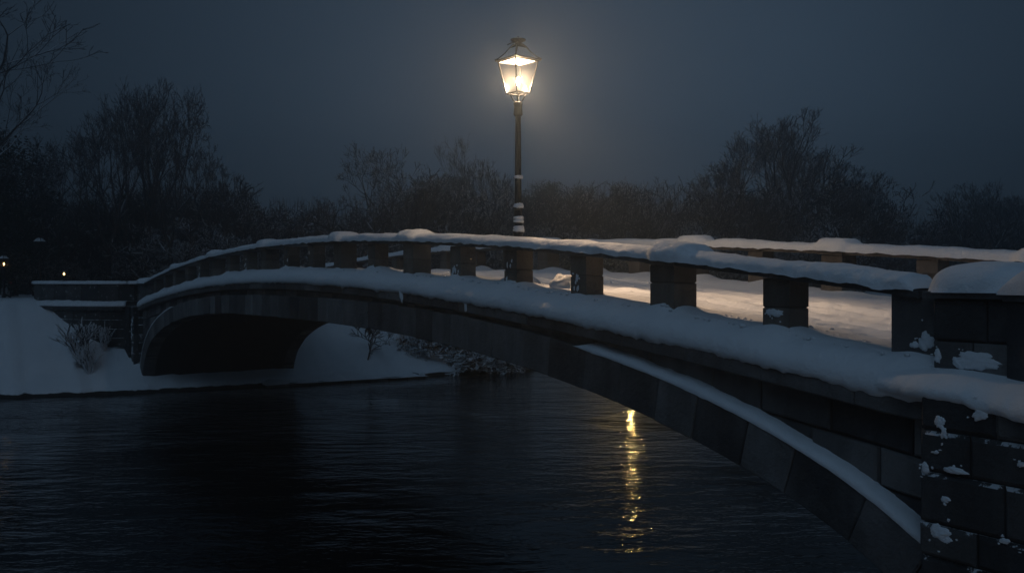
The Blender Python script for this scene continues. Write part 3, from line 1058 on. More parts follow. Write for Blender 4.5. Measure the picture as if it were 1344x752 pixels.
mb.add([(p.x, p.y, 0) for p in c], [(0, 3, 2, 1)])
wob_ = mb.build('river', M_WATER); wob_['kind'] = 'structure'
if wob_.data.polygons[0].normal.z < 0:
    wob_.data.flip_normals()

def gz(x, y): return ground_h((x, y)) + EYE

# ---------------------------------------------------------------- lamps
def frustum_panes(z0, r0, z1, r1, rot):
    """corner points bottom and top of a square lantern"""
    b = [(r0 * math.cos(rot + k * math.pi / 2), r0 * math.sin(rot + k * math.pi / 2), z0) for k in range(4)]
    t = [(r1 * math.cos(rot + k * math.pi / 2), r1 * math.sin(rot + k * math.pi / 2), z1) for k in range(4)]
    return b, t

def street_lamp(loc, total, label, group=None, rot=R(70), lit=True, bulb_mat=None, detail=True, scale=1.0, lean=0.0, bulb_r=0.042):
    """lantern head heights are measured from the top; the pole takes the rest"""
    k = scale
    root = empty('street_lamp', loc)
    tag(root, label, 'street lamp', group)
    top = total
    zb = top - 1.07 * k                      # underside of the lantern
    zt = top - 0.47 * k                      # eaves
    # pole
    mb = MB()
    zp = zb - 0.16 * k
    mb.lathe([(.13 * k, 0), (.13 * k, .10), (.10 * k, .14), (.092 * k, .5), (.105 * k, .53), (.105 * k, .57), (.085 * k, .60), (.082 * k, 1.05),
              (.10 * k, 1.07), (.10 * k, 1.12), (.078 * k, 1.14), (.075 * k, 1.50), (.09 * k, 1.52), (.09 * k, 1.555), (.066 * k, 1.58),
              (.052 * k, zp - .30 * k), (.05 * k, zp - .28 * k)], n=20)
    mb.build('pole', M_IRON, root, False)
    mb = MB()
    mb.lathe([(.055 * k, zp - .28 * k), (.085 * k, zp - .24 * k), (.075 * k, zp - .1 * k), (.085 * k, zp - .02 * k), (.062 * k, zp), (.03 * k, zp + .02)], n=16)
    mb.build('collar', M_IRON, root)
    mb = MB()                                # four curved arms carrying the lantern
    for j in range(4):
        a = rot + j * math.pi / 2
        pts = [(.05 * k, zp - .01), (.085 * k, zp + .03 * k), (.12 * k, zp + .09 * k), (.165 * k, zb + .0)]
        mb.tube([(r * math.cos(a), r * math.sin(a), z) for r, z in pts], .011 * k, 6)
    mb.build('bracket', M_IRON, root)
    b, t = frustum_panes(zb, .215 * k, zt, .375 * k, rot)
    mb = MB()
    for j in range(4):
        mb.tube([b[j], t[j]], .014 * k, 6)
        mb.tube([b[j], b[(j + 1) % 4]], .018 * k, 6)
        mb.tube([t[j], t[(j + 1) % 4]], .017 * k, 6)
    for j in range(2): mb.tube([b[j], b[j + 2]], .010 * k, 5)
    mb.build('lantern_frame', M_IRON, root)
    if detail:
        for j in range(4):
            mb = MB(); f = .985
            mb.add([(x * f, y * f, z) for x, y, z in (b[j], b[(j + 1) % 4], t[(j + 1) % 4], t[j])], [(0, 1, 2, 3)])
            mb.build('glass_pane', M_GLASS, root)
    else:
        mb = MB()
        for j in range(4):
            f = .985
            mb.add([(x * f, y * f, z) for x, y, z in (b[j], b[(j + 1) % 4], t[(j + 1) % 4], t[j])], [(0, 1, 2, 3)])
        mb.build('glass_pane', M_GLASS, root)
    mb = MB(); mb.add([(x * .95, y * .95, z + .004) for x, y, z in b], [(0, 1, 2, 3)])
    mb.build('bottom_pane', M_GLASS, root)
    # roof: concave square hood with a wide eave, open white reflector inside
    mb = MB()
    rw = .44 * k
    prof = [(rw, zt + .005), (rw, zt + .02 * k), (.36 * k, zt + .055 * k), (.25 * k, zt + .14 * k), (.16 * k, zt + .24 * k), (.10 * k, zt + .30 * k), (.07 * k, zt + .31 * k)]
    mb.lathe(prof, n=4, rot=rot)
    roof = mb.build('lantern_roof', M_IRON, root)
    if detail:
        mb = MB()
        mb.lathe([(.34 * k, zt - .002), (.33 * k, zt - .006)], n=4, rot=rot)
        mb.build('reflector', M_WHITE, root)
    mb = MB()
    mb.lathe([(.075 * k, zt + .28 * k), (.06 * k, zt + .345 * k), (.085 * k, zt + .36 * k), (.145 * k, zt + .39 * k), (.145 * k, zt + .41 * k), (.04 * k, zt + .425 * k),
              (.012 * k, zt + .43 * k), (.012 * k, top - .035), (.022 * k, top - .03), (.022 * k, top - .01), (.004, top)], n=16)
    mb.build('finial', M_IRON, root)
    mb = MB()                                # decorative wire scrolls over the hood
    for j in range(4):
        a = rot + j * math.pi / 2 + (math.pi / 4 if j % 2 else 0)
        pts = [(.04, zt + .36 * k), (.11 * k, zt + .335 * k), (.18 * k, zt + .31 * k), (.25 * k, zt + .27 * k), (.30 * k, zt + .19 * k), (.33 * k, zt + .11 * k)]
        if j % 2: pts = pts[:4]
        mb = MB()
        mb.tube([(r * math.cos(a), r * math.sin(a), z) for r, z in pts], .012 * k, 5)
        mb.build('scroll', M_IRON, root)
    if lit:
        mb = MB()
        zc = zb + .22 * k
        mb.lathe([(bulb_r * .3, zc - bulb_r * 1.6), (bulb_r * .7, zc - bulb_r), (bulb_r, zc), (bulb_r * .9, zc + bulb_r * .7), (bulb_r * .5, zc + bulb_r * 1.5), (bulb_r * .1, zc + bulb_r * 1.8)], n=14)
        mb.build('bulb', bulb_mat or M_BULB, root, True)
        mb = MB(); mb.lathe([(.03 * k, zb), (.03 * k, zc - bulb_r * 1.7)], n=10); mb.build('socket', M_WHITE, root)
    mb = MB()
    for j in range(4):
        a = rot + j * math.pi / 2
        mb.tube([(r * math.cos(a), r * math.sin(a), z + .012 * k) for r, z in prof[1:]], .014 * k, 6)
    mb.build('roof_rib', M_IRON, roof)
    # snow on the hood
    mb = MB()
    mb.lathe([(.39 * k, zt + .038 * k), (.362 * k, zt + .062 * k), (.25 * k, zt + .150 * k), (.165 * k, zt + .240 * k), (.13 * k, zt + .262 * k)], n=4, rot=rot)
    mb.build('roof_snow', M_SNOW, root)
    if detail:
        mb = MB(); mb.lathe([(.10 * k, zt + .411 * k), (.085 * k, zt + .432 * k), (.02 * k, zt + .44 * k)], n=14)
        mb.build('roof_snow', M_SNOW, root)
    return root, zb

M_WHITE = mat_plain('lamp_white', (0.42, 0.39, 0.34), 0.6)
# main lamp: just inside the near parapet
LS, LQ = 0.2205 * LEN, 0.74
base = W(LS, LQ, H(LS) - 0.97)
TOPZ = EYE + (369 - 48) / 1250 * base.y
lamp, zb = street_lamp(base, TOPZ - base.z, 'tall black lamp post with a lit four-sided lantern on the bridge', rot=R(-97))
# extra spot added inside the lantern to make the warm pool on the deck
sp = bpy.data.lights.new('deck_pool_spot', 'SPOT')
sp.energy = SPOT_W; sp.color = (1.0, 0.66, 0.40); sp.spot_size = R(66); sp.spot_blend = 1.0; sp.shadow_soft_size = 0.05
so = bpy.data.objects.new('deck_pool_spot', sp); COL.objects.link(so); so.parent = lamp
sd_ = (W(3.9, 2.6, 0) - base); so.location = (sd_.x / 5.4 * .085, sd_.y / 5.4 * .085, zb + .12)
aim = W(6.0, 1.9, H(6.0) - .8) - (base + Vector((0, 0, zb + .15)))
so.rotation_euler = aim.to_track_quat('-Z', 'Y').to_euler()
# snow stuck on the pole's rings
mb = MB()
H0 = TOPZ - base.z
for z, w in ((1.575, .088), (1.13, .10), (1.18, .094), (1.30, .09), (1.36, .087), (1.60, .078), (2.12, .078)):
    n_ = 16; rows = []
    lo_, hi_ = (-2.9, 0.9) 
    for k in range(n_ + 1):
        ph = lo_ + (hi_ - lo_) * k / n_
        f = math.sin(math.pi * k / n_) ** .5
        hh = (.028 + .02 * abs(fbm(ph * 2, z * 7, 0))) * f + .002
        rr = w * (1 + .18 * f) + .004
        rows.append([(rr * .93 * math.cos(ph), rr * .93 * math.sin(ph), z + hh), (rr * math.cos(ph), rr * math.sin(ph), z + hh * .6),
                     (rr * math.cos(ph), rr * math.sin(ph), z - hh * .7), (rr * .9 * math.cos(ph), rr * .9 * math.sin(ph), z - hh * 1.0)])
    mb.grid(rows)
    mb.build('pole_snow', M_SNOW, lamp, True); mb = MB()
mb = MB()
mb.lathe([(.088, 2.10), (.088, 2.125), (.07, 2.14)], n=16)
mb.build('pole_ring', M_IRON, lamp)
mb = MB()
rows = []
blob(mb, base + Vector((0, 0, .12)), .30, (1.25, 1.25, .55), 3, 22, 12, .3)
snow_obj(mb, 'lamp_foot_snow', 'mound of snow round the foot of the bridge lamp')

# park lamps on the far left bank
M_BULB2 = mat_emit('far_bulb_glow', (1.0, 0.60, 0.22), 9.0)
M_BULB3 = mat_emit('glitter_bulb_glow', (1.0, 0.66, 0.22), 1200.0)
p = px(5, 54); gzv = gz(p.x, p.y)
street_lamp(Vector((p.x, p.y, gzv)), EYE + (369 - 332) / 1250 * 54 - gzv, 'small lit park lamp at the left edge beyond the curved wall', rot=R(20), bulb_mat=M_BULB2, detail=False, scale=.75, bulb_r=.05)
p = px(52, 56); gzv = gz(p.x, p.y)
street_lamp(Vector((p.x, p.y, gzv)), EYE + (369 - 308) / 1250 * 56 - gzv, 'unlit park lamp with a snowy hood standing behind the curved wall', rot=R(35), lit=False, detail=False, scale=.95)
p = px(84, 56); gzv = gz(p.x, p.y)
street_lamp(Vector((p.x, p.y, gzv)), EYE + (369 - 354) / 1250 * 56 - gzv, 'tiny lit lamp seen as a yellow dot above the curved wall', rot=R(10), bulb_mat=M_BULB2, detail=False, scale=.3, bulb_r=.05)
# unseen lamp added on the far bank behind the bridge, for the river glitter
p = px(828, 60); gzv = gz(p.x, p.y)
street_lamp(Vector((p.x, p.y, gzv)), EYE - 1.15 - gzv, 'added unseen lamp behind the bridge, there for the glitter on the water', rot=R(30), bulb_mat=M_BULB3, detail=False, scale=.7, bulb_r=.045)

# red-topped marker post and low railing beside the far path
p = px(14, 56); zz = gz(p.x, p.y)
root = tag(empty('marker_post', (p.x, p.y, zz)), 'thin dark marker post with a small red plate by the far left path', 'post')
mb = MB(); mb.tube([(0, 0, 0), (0, 0, .82)], .035, 6); mb.build('post', M_IRON, root)
mb = MB(); mb.box((0, -.04, .86), (.20, .03, .16)); mb.build('plate', mat_plain('red_paint', (.30, .02, .02), .5), root)
p0, p1 = px(-40, 66), px(38, 66)
zz = gz(p0.x, p0.y)
root = tag(empty('park_railing', (p0.x, p0.y, zz)), 'low iron railing along the path at the far left edge', 'railing')
mb = MB()
Ld = (p1 - p0).length
for z in (.15, .80): mb.box((Ld / 2, 0, z), (Ld, .03, .04))
mb.build('rail', M_IRON, root)
mb = MB()
k = 0
while k * .16 < Ld:
    mb.box((k * .16, 0, .45), (.022, .022, .9)); k += 1
mb.build('bars', M_IRON, root)['kind'] = 'stuff'

# ---------------------------------------------------------------- trees
def gen_tree(seed, height, spread=0.6, levels=5, trunk_r=0.2, fork=0.25, up=0.35, wig=0.18, nkids=(3, 5), minr=0.006, droop=0.0, stems=1, twigfan=0, lenf=(0.55, 0.8)):
    """returns (trunk MB, crown MB): a tapered bole with limbs, and everything finer"""
    r_ = random.Random(seed)
    T, Cn = MB(), MB()
    def grow(p, d, L, r, lev):
        n = 5 if lev < 2 else (4 if lev < 4 else 3)
        pts = [p.copy()]; rad = [r]
        q = p.copy(); dd = d.copy()
        end = r * (0.55 if lev < levels else 0.3)
        for i in range(n):
            dd = (dd + Vector((r_.gauss(0, wig), r_.gauss(0, wig), r_.gauss(0, wig * .7) + up * .12 - droop * .1 * lev))).normalized()
            q = q + dd * (L / n)
            pts.append(q.copy()); rad.append(max(minr, r + (end - r) * (i + 1) / n))
        (T if lev < 2 else Cn).tube(pts, rad, 7 if lev == 0 else (5 if lev < 3 else 3), cap=(lev == 0))
        if lev >= levels: return
        k = r_.randint(*nkids)
        for j in range(k):
            f = r_.uniform(.3 if lev else max(.2, fork), 1.0) if j else 1.0
            ix = min(n - 1, int(f * n)); ff = f * n - ix
            b = pts[ix].lerp(pts[ix + 1], min(1, ff))
            ax = (pts[ix + 1] - pts[ix]).normalized()
            side = ax.orthogonal().normalized()
            side.rotate(__import__('mathutils').Quaternion(ax, r_.uniform(0, 6.283)))
            ang = r_.uniform(.35, 1.0) * spread * 1.5
            nd = (ax * math.cos(ang) + side * math.sin(ang) + Vector((0, 0, up * .5))).normalized()
            rr = max(minr, (rad[ix] * r_.uniform(.5, .75)))
            grow(b, nd, L * r_.uniform(*lenf), rr, lev + 1)
    for sN in range(stems):
        a = r_.uniform(0, 6.28); l_ = .0 if stems == 1 else r_.uniform(.1, .5)
        d = Vector((math.cos(a) * l_, math.sin(a) * l_, 1)).normalized()
        o = Vector((math.cos(a), math.sin(a), 0)) * (.0 if stems == 1 else trunk_r * 1.2)
        grow(o - Vector((0, 0, .15)), d, height * (.36 if stems == 1 else r_.uniform(.28, .42)), trunk_r, 0)
    # scale to the wanted height
    zs = sorted(v[2] for v in Cn.v); zt = zs[int(len(zs) * .985)]; k = height / zt
    for m in (T, Cn):
        m.v = [(v[0] * k, v[1] * k, v[2] * k) for v in m.v]
    return T, Cn

def gen_fork(seed, height, levels=8, trunk_r=.25, ang=.42, up=.10, wig=.07, minr=.012, stems=1, ratio=.80, laterals=2, droop=0.0):
    """forking tree: every limb splits into two or three, side twigs on the outer ones"""
    from mathutils import Quaternion
    r_ = random.Random(seed)
    T, Cn = MB(), MB()
    def limb(p, d, L, r, lev):
        n = 4 if lev < 3 else 3
        pts = [p.copy()]; rad = [r]; q = p.copy(); dd = d.copy(); end = r * .74
        for i in range(n):
            dd = (dd + Vector((r_.gauss(0, wig), r_.gauss(0, wig), r_.gauss(0, wig) + up - droop * lev * .02))).normalized()
            q = q + dd * (L / n); pts.append(q.copy()); rad.append(max(minr, r + (end - r) * (i + 1) / n))
        (T if lev < 2 else Cn).tube(pts, rad, 7 if lev < 2 else (5 if lev < 4 else 3), cap=(lev == 0))
        if lev >= 2:
            for j in range(laterals if lev < levels else laterals + 2):
                i = r_.randint(0, n - 1); b = pts[i].lerp(pts[i + 1], r_.random())
                s_ = dd.orthogonal().normalized(); s_.rotate(Quaternion(dd, r_.uniform(0, 6.283)))
                nd = (dd * .7 + s_ * r_.uniform(.5, 1) + Vector((0, 0, up * 2))).normalized()
                l2 = L * r_.uniform(.35, .7); m_ = b + nd * l2 * .5 + Vector((r_.gauss(0, .03), r_.gauss(0, .03), .02))
                e_ = b + nd * l2 + Vector((0, 0, l2 * .15))
                rr = max(minr, rad[i] * .4)
                Cn.tube([b, m_, e_], [rr, rr * .8, minr * .6], 3, cap=False)
                for t_ in range(2):
                    f_ = m_.lerp(e_, r_.random()); n2 = (nd + Vector((r_.gauss(0, .6), r_.gauss(0, .6), r_.gauss(.1, .4)))).normalized()
                    Cn.tube([f_, f_ + n2 * l2 * .4], [minr * .8, minr * .5], 3, cap=False)
        if lev >= levels: return
        k = 2 if r_.random() < .72 else 3
        az = r_.uniform(0, 6.283)
        for j in range(k):
            s_ = dd.orthogonal().normalized(); s_.rotate(Quaternion(dd, az + j * 6.283 / k + r_.gauss(0, .3)))
            a_ = ang * (r_.uniform(.45, .9) if j == 0 else r_.uniform(.9, 1.5))
            nd = (dd * math.cos(a_) + s_ * math.sin(a_)).normalized()
            limb(q, nd, L * ratio * r_.uniform(.78, 1.12), max(minr, end * (.92 if j == 0 else .7)), lev + 1)
    for sN in range(stems):
        a = sN * 6.28 / stems + r_.uniform(-.4, .4); l_ = .0 if stems == 1 else r_.uniform(.12, .3)
        d = Vector((math.cos(a) * l_, math.sin(a) * l_, 1)).normalized()
        o = Vector((math.cos(a), math.sin(a), 0)) * (0 if stems == 1 else trunk_r * 1.1)
        limb(o - Vector((0, 0, .2)), d, height * r_.uniform(.2, .26), trunk_r * r_.uniform(.8, 1), 0)
    zs = sorted(v[2] for v in Cn.v); k = height / zs[int(len(zs) * .99)]
    for m in (T, Cn): m.v = [(v[0] * k, v[1] * k, v[2] * k) for v in m.v]
    return T, Cn

PROTO = {}
def tree_at(kind, x, D, top_y, label, rz=0, wide=1.0, group='bare trees beyond the river', cat='tree', zoff=0.0):
    """copy of a prototype scaled so that it reaches the given height"""
    P = px(x, D); z0 = gz(P.x, P.y) + zoff
    h = EYE + (369 - top_y) / 1250 * D - z0
    if kind not in PROTO:
        kw, mt, mc, nm = KINDS[kind]
        T, Cn = (gen_fork if kind in FORK else gen_tree)(**kw)
        root = empty(nm)
        T.build('trunk', mt, root, True)
        Cn.build('crown' if cat == 'tree' else 'twigs', mc, root)
        PROTO[kind] = (root, kw['height'], False)
    root, h0, used = PROTO[kind]
    if used: o = copy_tree(root)
    else:
        o = root; PROTO[kind] = (root, h0, True)
    k = h / h0
    o.location = (P.x, P.y, z0); o.rotation_euler = (0, 0, rz); o.scale = (k * wide, k * wide, k)
    tag(o, label, cat, group)
    return o

FORK = {'spreading', 'upright', 'round', 'big', 'willow', 'thicket', 'frosty', 'tangle'}
KINDS = {
 'spreading': (dict(seed=21, height=9, levels=7, trunk_r=.20, ang=.60, up=.05, wig=.11, minr=.011, laterals=2), M_BARK, M_TWIG, 'bare_tree'),
 'upright': (dict(seed=5, height=13, levels=7, trunk_r=.24, ang=.36, up=.09, wig=.06, minr=.013, laterals=2), M_BARK, M_FARTWIG, 'bare_tree'),
 'round': (dict(seed=9, height=14, levels=6, trunk_r=.26, ang=.38, up=.09, wig=.07, minr=.014, stems=3, laterals=2), M_BARK, M_FARTWIG, 'bare_tree'),
 'big': (dict(seed=14, height=20, levels=7, trunk_r=.42, ang=.42, up=.05, wig=.08, minr=.014, laterals=1), M_BARK, M_TWIG, 'bare_tree'),
 'willow': (dict(seed=31, height=9, levels=6, trunk_r=.22, ang=.75, up=.0, wig=.16, minr=.012, stems=3, laterals=2), M_FROSTTWIG, M_TWIG, 'bare_tree'),
 'thicket': (dict(seed=43, height=5, levels=4, trunk_r=.05, ang=.40, up=.08, wig=.12, minr=.012, stems=7, laterals=4), M_TWIG, M_TWIG, 'bare_shrub'),
 'frosty': (dict(seed=47, height=3.5, levels=4, trunk_r=.05, ang=.60, up=.02, wig=.16, minr=.016, stems=6, laterals=3, droop=.6), M_BACKFROST, M_BACKFROST, 'frosted_shrub'),
 'tangle': (dict(seed=49, height=2.2, levels=4, trunk_r=.04, ang=.55, up=.0, wig=.2, minr=.022, stems=7, laterals=4, droop=1.0), M_BACKFROST, M_BACKFROST, 'bare_shrub'),
 'sapling': (dict(seed=52, height=2, spread=.8, levels=3, trunk_r=.026, up=.15, wig=.10, nkids=(4, 6), minr=.013, stems=1), M_TWIG, M_TWIG, 'bare_shrub'),
 'reedy': (dict(seed=58, height=3, spread=.5, levels=2, trunk_r=.030, up=.35, wig=.10, nkids=(2, 4), minr=.022, stems=18, fork=.35, lenf=(.4, .7)), M_FROSTTWIG, M_FROSTTWIG, 'frosted_shrub'),
 'frosty_low': (dict(seed=61, height=2.2, spread=1.0, levels=4, trunk_r=.035, up=.02, wig=.22, nkids=(3, 4), minr=.024, stems=9, droop=.4), M_FROSTTWIG, M_FROSTTWIG, 'frosted_shrub'),
}
G1 = 'bare trees beyond the river'
tree_at('big', -92, 46, -70, 'tall bare tree reaching in from the upper left corner', 0.6, 1.15)
tree_at('big', -38, 50, 40, 'bare tree whose fine branches hang in at the left edge below the corner tree', 2.9, 1.0)
tree_at('upright', 140, 62, 135, 'bare tree with dense twigs, left one of the tall group at the left', 0.4, 1.0)
tree_at('round', 185, 66, 116, 'tallest bare tree of the group at the left, tangled crown', 1.3, .8)
tree_at('spreading', 228, 60, 124, 'bare tree with fanned limbs at the right of the left group', 1.0, .62)
tree_at('upright', 262, 68, 170, 'slimmer bare tree leaning out right of the left group', 2.7, .8)
tree_at('spreading', 487, 60, 190, 'lone spreading bare tree between the left group and the lamp', 3.3, .95)
tree_at('willow', 470, 57, 262, 'crooked low tree with snow along its limbs near the lone tree', .5, 1.1)
tree_at('upright', 630, 82, 186, 'faint upright tree just left of the lamp post', 1.9, .8)
tree_at('round', 1040, 95, 158, 'big hazy many-stemmed tree, tallest on the right', 0.2, 1.3)
tree_at('upright', 1075, 92, 175, 'upright bare tree standing against the big hazy one on its right', 2.0, 1.3)
tree_at('upright', 960, 98, 192, 'smaller hazy tree left of the big right-hand tree', 4.0, 1.25)
tree_at('round', 1120, 90, 235, 'low rounded tree right of the big hazy tree', 3.0, 1.0)
tree_at('round', 1290, 95, 246, 'rounded tree low at the right edge of the picture', 5.0, 1.3)
tree_at('upright', 1330, 98, 240, 'hazy tree cut by the right edge', 1.1, 1.2)
tree_at('upright', 20, 58, 190, 'bare tree in the dark wood behind the lit park lamp', 5.1, 1.3)
tree_at('round', 70, 64, 215, 'bare tree between the left edge and the tall left group', 2.2, 1.3)

# evergreens at the far left: clumps of small leaves round a trunk
def evergreen(seed, h, w):
    r_ = random.Random(seed)
    T = MB(); T.tube([(0, 0, -.2), (0, 0, h * .5), (0.1, 0, h * .92)], [.2, .12, .03], 7)
    F = MB()
    for i in range(150):
        z = h * (.06 + .92 * r_.random()); rad = w * (1 - (z / h) ** 2.0) ** .6 * math.sqrt(r_.random()) + .05
        a = r_.uniform(0, 6.28); c = Vector((rad * math.cos(a), rad * math.sin(a), z))
        for k in range(55):
            p = c + Vector((r_.gauss(0, .33), r_.gauss(0, .33), r_.gauss(0, .26)))
            d = Vector((r_.gauss(0, 1), r_.gauss(0, 1), r_.gauss(0, .6))).normalized() * r_.uniform(.05, .13)
            e = d.orthogonal().normalized() * r_.uniform(.03, .06)
            F.add([p - d, p + e, p + d, p - e], [(0, 1, 2, 3)])
    return T, F
EVP = None
for i, (x, D, ty, wd, lab) in enumerate([(8, 60, 172, 1.15, 'dark evergreen at the left edge below the big bare tree'), (55, 66, 250, 1.2, 'dark evergreen behind the unlit park lamp'),
        (-25, 55, 200, 1.2, 'dark evergreen half outside the left edge'), (115, 70, 262, 1.3, 'low dark evergreen under the tall left group'), (172, 72, 255, 1.3, 'dark evergreen at the middle of the left group'),
        (600, 86, 232, 1.25, 'dark rounded evergreen left of the lamp post'), (560, 84, 240, 1.2, 'dark evergreen beside the rounded one left of the lamp'), (715, 84, 240, 1.2, 'dark evergreen right behind the lamp post')]):
    if EVP is None:
        T, F = evergreen(77, 9, 2.6)
        EVP = empty('evergreen_tree'); T.build('trunk', M_BARK, EVP, True); F.build('crown', M_GREEN, EVP)
        o = EVP
    else: o = copy_tree(EVP)
    P = px(x, D); z0 = gz(P.x, P.y); k = (EYE + (369 - ty) / 1250 * D - z0) / 9
    o.location = (P.x, P.y, z0); o.scale = (k * wd, k * wd, k); o.rotation_euler = (0, 0, i * 1.3)
    tag(o, lab, 'tree', 'dark evergreens beyond the river')

# thickets in front of the wood, each its own plant; labels placed by what is near
TOPS = [(0, 262), (60, 270), (120, 250), (180, 248), (250, 238), (300, 246), (345, 262), (400, 258), (440, 262), (520, 250), (560, 235), (610, 232), (650, 238), (700, 236),
        (750, 245), (800, 240), (850, 240), (900, 243), (950, 245), (1010, 250), (1060, 240), (1110, 235), (1160, 262), (1210, 285), (1260, 268), (1300, 262), (1344, 262), (1420, 260)]
def top_at(x):
    for (a, ya), (b, yb) in zip(TOPS, TOPS[1:]):
        if a <= x <= b: return ya + (yb - ya) * (x - a) / (b - a)
    return 255
def dmin(x):                                  # depth at which the far bank starts on this column
    k = (x - 672) / 1250
    return (6.13 + 43.5) / (U.y + U.x * k)
places = ['at the left edge', 'behind the curved wall', 'above the left end pier', 'over the rising left rail', 'left of the lone spreading tree', 'under the lone spreading tree', 'between the lone tree and the lamp',
          'behind the lamp post', 'right of the lamp post', 'over the middle of the far parapet', 'left of the big hazy tree', 'under the big hazy tree', 'right of the big hazy tree', 'near the right edge']
def place_of(x): return places[min(len(places) - 1, int(max(0, x) / 1344 * len(places)))]
def D_at(x, s):
    return (6.13 + s) / (U.y + U.x * (x - 672) / 1250)
cnt = {}
order = ['nearest ', 'second ', 'third ', 'fourth ', 'fifth ', 'sixth ', 'seventh ', 'eighth ', 'ninth ']
i = 0
for band, (dd, yo, step, kind) in enumerate(((16, 4, 46, 'thicket'), (3, 62, 58, 'frosty'))):
    x = -20
    while x < 1400:
        xx = x + rnd.uniform(-14, 14); D = dmin(xx) + dd + rnd.uniform(-2, 5) + 14 * (1 - smooth(150, 330, xx))
        ty = top_at(max(0, xx)) + yo + rnd.uniform(-10, 18)
        if kind == 'frosty': ty = max(ty, 288) + rnd.uniform(-4, 14)
        key = (kind, place_of(xx)); cnt[key] = cnt.get(key, 0) + 1
        nth = ('first ', 'second ', 'third ', 'fourth ', 'fifth ')[min(4, cnt[key] - 1)]
        lab = nth + ('tall twiggy dark thicket ' if kind == 'thicket' else 'low frosted shrub ') + place_of(xx) + ', counting from the left'
        tree_at(kind, xx, D, ty, lab, rnd.uniform(0, 6.28), rnd.uniform(.9, 1.35), 'dark thickets along the far wood' if kind == 'thicket' else 'frosted shrubs along the far bank', 'shrub')
        x += step; i += 1

# shrubs on the river banks
GB = 'frosted riverside bushes below the curved wall'
tree_at('reedy', 100, D_at(100, 41.9), 424, 'clump of frosted stems on the left bank below the curved wall, left one', .4, 1.35, GB, 'shrub')
tree_at('reedy', 136, D_at(136, 42.0), 428, 'clump of frosted stems on the left bank nearest the left pilaster', 2.4, .75, GB, 'shrub')
tree_at('frosty_low', 104, D_at(104, 41.3), 474, 'low frosted bush hanging over the water at the left bank', 1.4, 1.1, GB, 'shrub')
tree_at('sapling', 482, D_at(482, 40.6), 424, 'small bare bush on the snow seen through the arch', .9, 1.25, 'riverside bushes seen under the arch', 'shrub')
tree_at('sapling', 512, D_at(512, 41.8), 436, 'thin bare sprig on the snow between the small bush and the frosted mass', 2.9, 1.0, 'riverside bushes seen under the arch', 'shrub')
tree_at('reedy', 118, D_at(118, 40.9), 452, 'frosted stems at the waterline between the two clumps under the curved wall', 4.4, .9, GB, 'shrub')
for k, (x, sv, ty, wd, lab) in enumerate([(545, 41.4, 440, 1.2, 'frosted bush just left of the frosted mass, on the bank under the arch'), (660, 39.5, 474, 2.4, 'low frosted bush trailing over the water right of the boulders'), (690, 39.8, 476, 2.2, 'last low frosted bush before the ring hides the bank'), (566, 42.6, 436, 1.2, 'leftmost of the frosted bushes massed on the bank under the arch'), (590, 41.0, 446, 1.5, 'frosted bush second from the left on the bank under the arch'),
        (618, 41.2, 450, 1.6, 'frosted bush third from the left on the bank under the arch'), (650, 40.8, 458, 1.8, 'frosted bush fourth from the left on the bank under the arch'), (676, 40.4, 466, 1.9, 'rightmost frosted bush under the arch, close to the ring'),
        (625, 39.7, 466, 2.2, 'low front frosted bush dipping to the water under the arch'), (600, 43.0, 440, 1.6, 'frosted bush at the back of the mass, just below the ring'),
        (735, 40.8, 466, 1.7, 'frosted bush on the bank hidden behind the arch ring')]):
    tree_at('frosty_low', x, D_at(x, sv), ty - 4, lab, k * 1.7, wd, 'frosted bushes massed on the bank under the arch', 'shrub')
for k, (x, sv, ty, wd, lab) in enumerate([(575, 41.6, 438, 1.1, 'lightly frosted twiggy bush at the left end of the frosted mass under the arch'), (606, 41.0, 446, 1.2, 'lightly frosted twiggy bush in the middle of the frosted mass under the arch'),
        (640, 40.6, 454, 1.3, 'lightly frosted twiggy bush right of the middle of the frosted mass under the arch'), (672, 40.4, 462, 1.3, 'lightly frosted twiggy bush at the right end of the frosted mass under the arch')]):
    tree_at('tangle', x, D_at(x, sv), ty, lab, k * 1.1, wd, 'lightly frosted twiggy bushes on the bank under the arch', 'shrub')

# boulders at the water's edge
def boulder(P, r, seed, label):
    root = empty('boulder', P)
    mb = MB(); blob(mb, (0, 0, 0), r, (1.3, 1, .75), seed, 14, 10, .5)
    mb.build('rock', M_ROCK, root, True)
    mb = MB(); blob(mb, (0, 0.02, r * .36), r * .93, (1.3, 1, .55), seed, 16, 10, .35)
    mb.build('snow_cap', M_SNOW, root, True)
    tag(root, label, 'boulder', 'snow-capped boulders at the water edge')
for k, (x, y, r, lab) in enumerate([(574, 490, .30, 'first snow-capped boulder right of the stone footing'), (590, 490, .42, 'second boulder from the footing, wide and low'), (608, 488, .55, 'largest snowy boulder under the arch'),
        (630, 486, .42, 'boulder at the foot of the frosted bushes'), (28, 514, .45, 'dark boulder in the water edge at the lower left'), (100, 515, .35, 'boulder under the hanging frosted bush on the left bank'), (548, 496, .3, 'small boulder against the end of the footing')]):
    D = EYE * 1250 / (y - 369)
    P = px(x, D + .3); boulder(Vector((P.x, P.y, .02)), r, k * 2.7, lab)

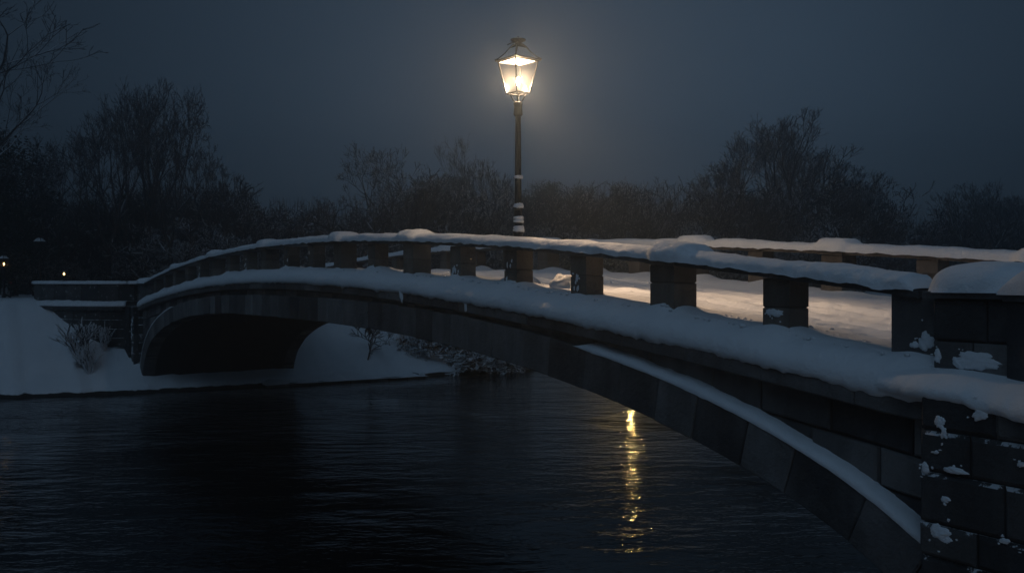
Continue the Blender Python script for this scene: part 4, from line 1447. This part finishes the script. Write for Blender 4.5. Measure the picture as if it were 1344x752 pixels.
# snow heaped on the footing
rows = []
for i in range(71):
    q = 5.0 + 8.6 * i / 70
    row = []
    for k in range(16):
        s = 38.50 + .10 * fbm(q * 1.2, 3, 3) + 4.5 * k / 15
        f = min(1, (i + .01) / 3, (70 - i) / 1.5) ** .5 * min(1, (k + .01) / 2) ** .5
        z = -4.95 + f * (.14 + .75 * smooth(0.3, 3.5, s - 38.6) * (.25 + .75 * smooth(5.5, 9.5, q)) + .22 * fbm(s * .7, q * .7, 6) + .06 * fbm(s * 2.5, q * 2.5, 8))
        row.append(W(s, q, z))
    rows.append(row)
mb = MB(); mb.grid(rows, flip=True)
snow_obj(mb, 'footing_snow', 'smooth snow heaped on the stone footing seen under the arch')

# far-off wood: one dense mass of trunks and twigs beyond the separate trees
r_ = random.Random(99)
mb = MB()
for i in range(4200):
    x = r_.uniform(-260, 1600)
    D = dmin(max(-100, min(1450, x))) + r_.uniform(24, 46)
    P = px(x, D); z0 = gz(P.x, P.y)
    top = top_at(max(0, min(1400, x))) + r_.uniform(0, 45) - 6
    h = EYE + (369 - top) / 1250 * D - z0
    if h < 1: continue
    lean = Vector((r_.gauss(0, .10), r_.gauss(0, .10), 1))
    b = Vector((P.x, P.y, z0 - .2))
    t = b + lean * h
    mid = b.lerp(t, .5) + Vector((r_.gauss(0, .25), r_.gauss(0, .25), 0))
    mb.tube([b, mid, t], [r_.uniform(.04, .11), .04, .012], 3, cap=False)
    for k in range(9):
        f = r_.uniform(.25, .98); s0 = b.lerp(t, f)
        d = Vector((r_.gauss(0, 1), r_.gauss(0, 1), r_.uniform(.2, 1.6))).normalized() * r_.uniform(.5, 1.6) * (1.2 - f * .6)
        mb.tube([s0, s0 + d * .5 + Vector((0, 0, -.03)), s0 + d], [.022, .016, .009], 3, cap=False)
    # leaf-litter and ivy tangle low down
    for k in range(10):
        s0 = b + Vector((r_.gauss(0, .8), r_.gauss(0, .8), r_.uniform(.0, .72) * h))
        d = Vector((r_.gauss(0, 1), r_.gauss(0, 1), r_.gauss(0, 1))).normalized() * r_.uniform(.12, .30); e = d.orthogonal().normalized() * r_.uniform(.08, .2)
        mb.add([s0 - d, s0 + e, s0 + d, s0 - e], [(0, 1, 2, 3)])
o = mb.build('distant_wood', M_FARTWIG)
tag(o, 'far-off dark wood closing the view behind the separate trees', 'woodland', kind='stuff')

# falling snow near the lamp
mb = MB(); r_ = random.Random(4)
for i in range(130):
    c = base + Vector((r_.gauss(0, 2.2), r_.uniform(-7, 3), r_.uniform(.8, 5.5)))
    r0 = r_.uniform(.002, .0042)
    mb.lathe([(r0 * .3, -r0), (r0, 0), (r0 * .3, r0)], c=c, n=5)
o = mb.build('falling_snow', M_SNOW)
tag(o, 'fine snowflakes drifting through the lamp light', 'snow', kind='stuff')

# ---------------------------------------------------------------- haze
mb = MB()
mb.box((0, 75, 15.4), (330, 230, 33))
hz = bpy.data.materials.new('haze'); hz.use_nodes = True
n, l = hz.node_tree.nodes, hz.node_tree.links; n.clear()
out = n.new('ShaderNodeOutputMaterial'); v = n.new('ShaderNodeVolumePrincipled')
v.inputs['Color'].default_value = (0.74, 0.86, 0.96, 1)
v.inputs['Density'].default_value = 0.0058
v.inputs['Anisotropy'].default_value = 0.74
l.new(v.outputs[0], out.inputs['Volume'])
o = mb.build('haze', hz); o['kind'] = 'stuff'; o['label'] = 'thin cold mist over river and park'; o['category'] = 'mist'
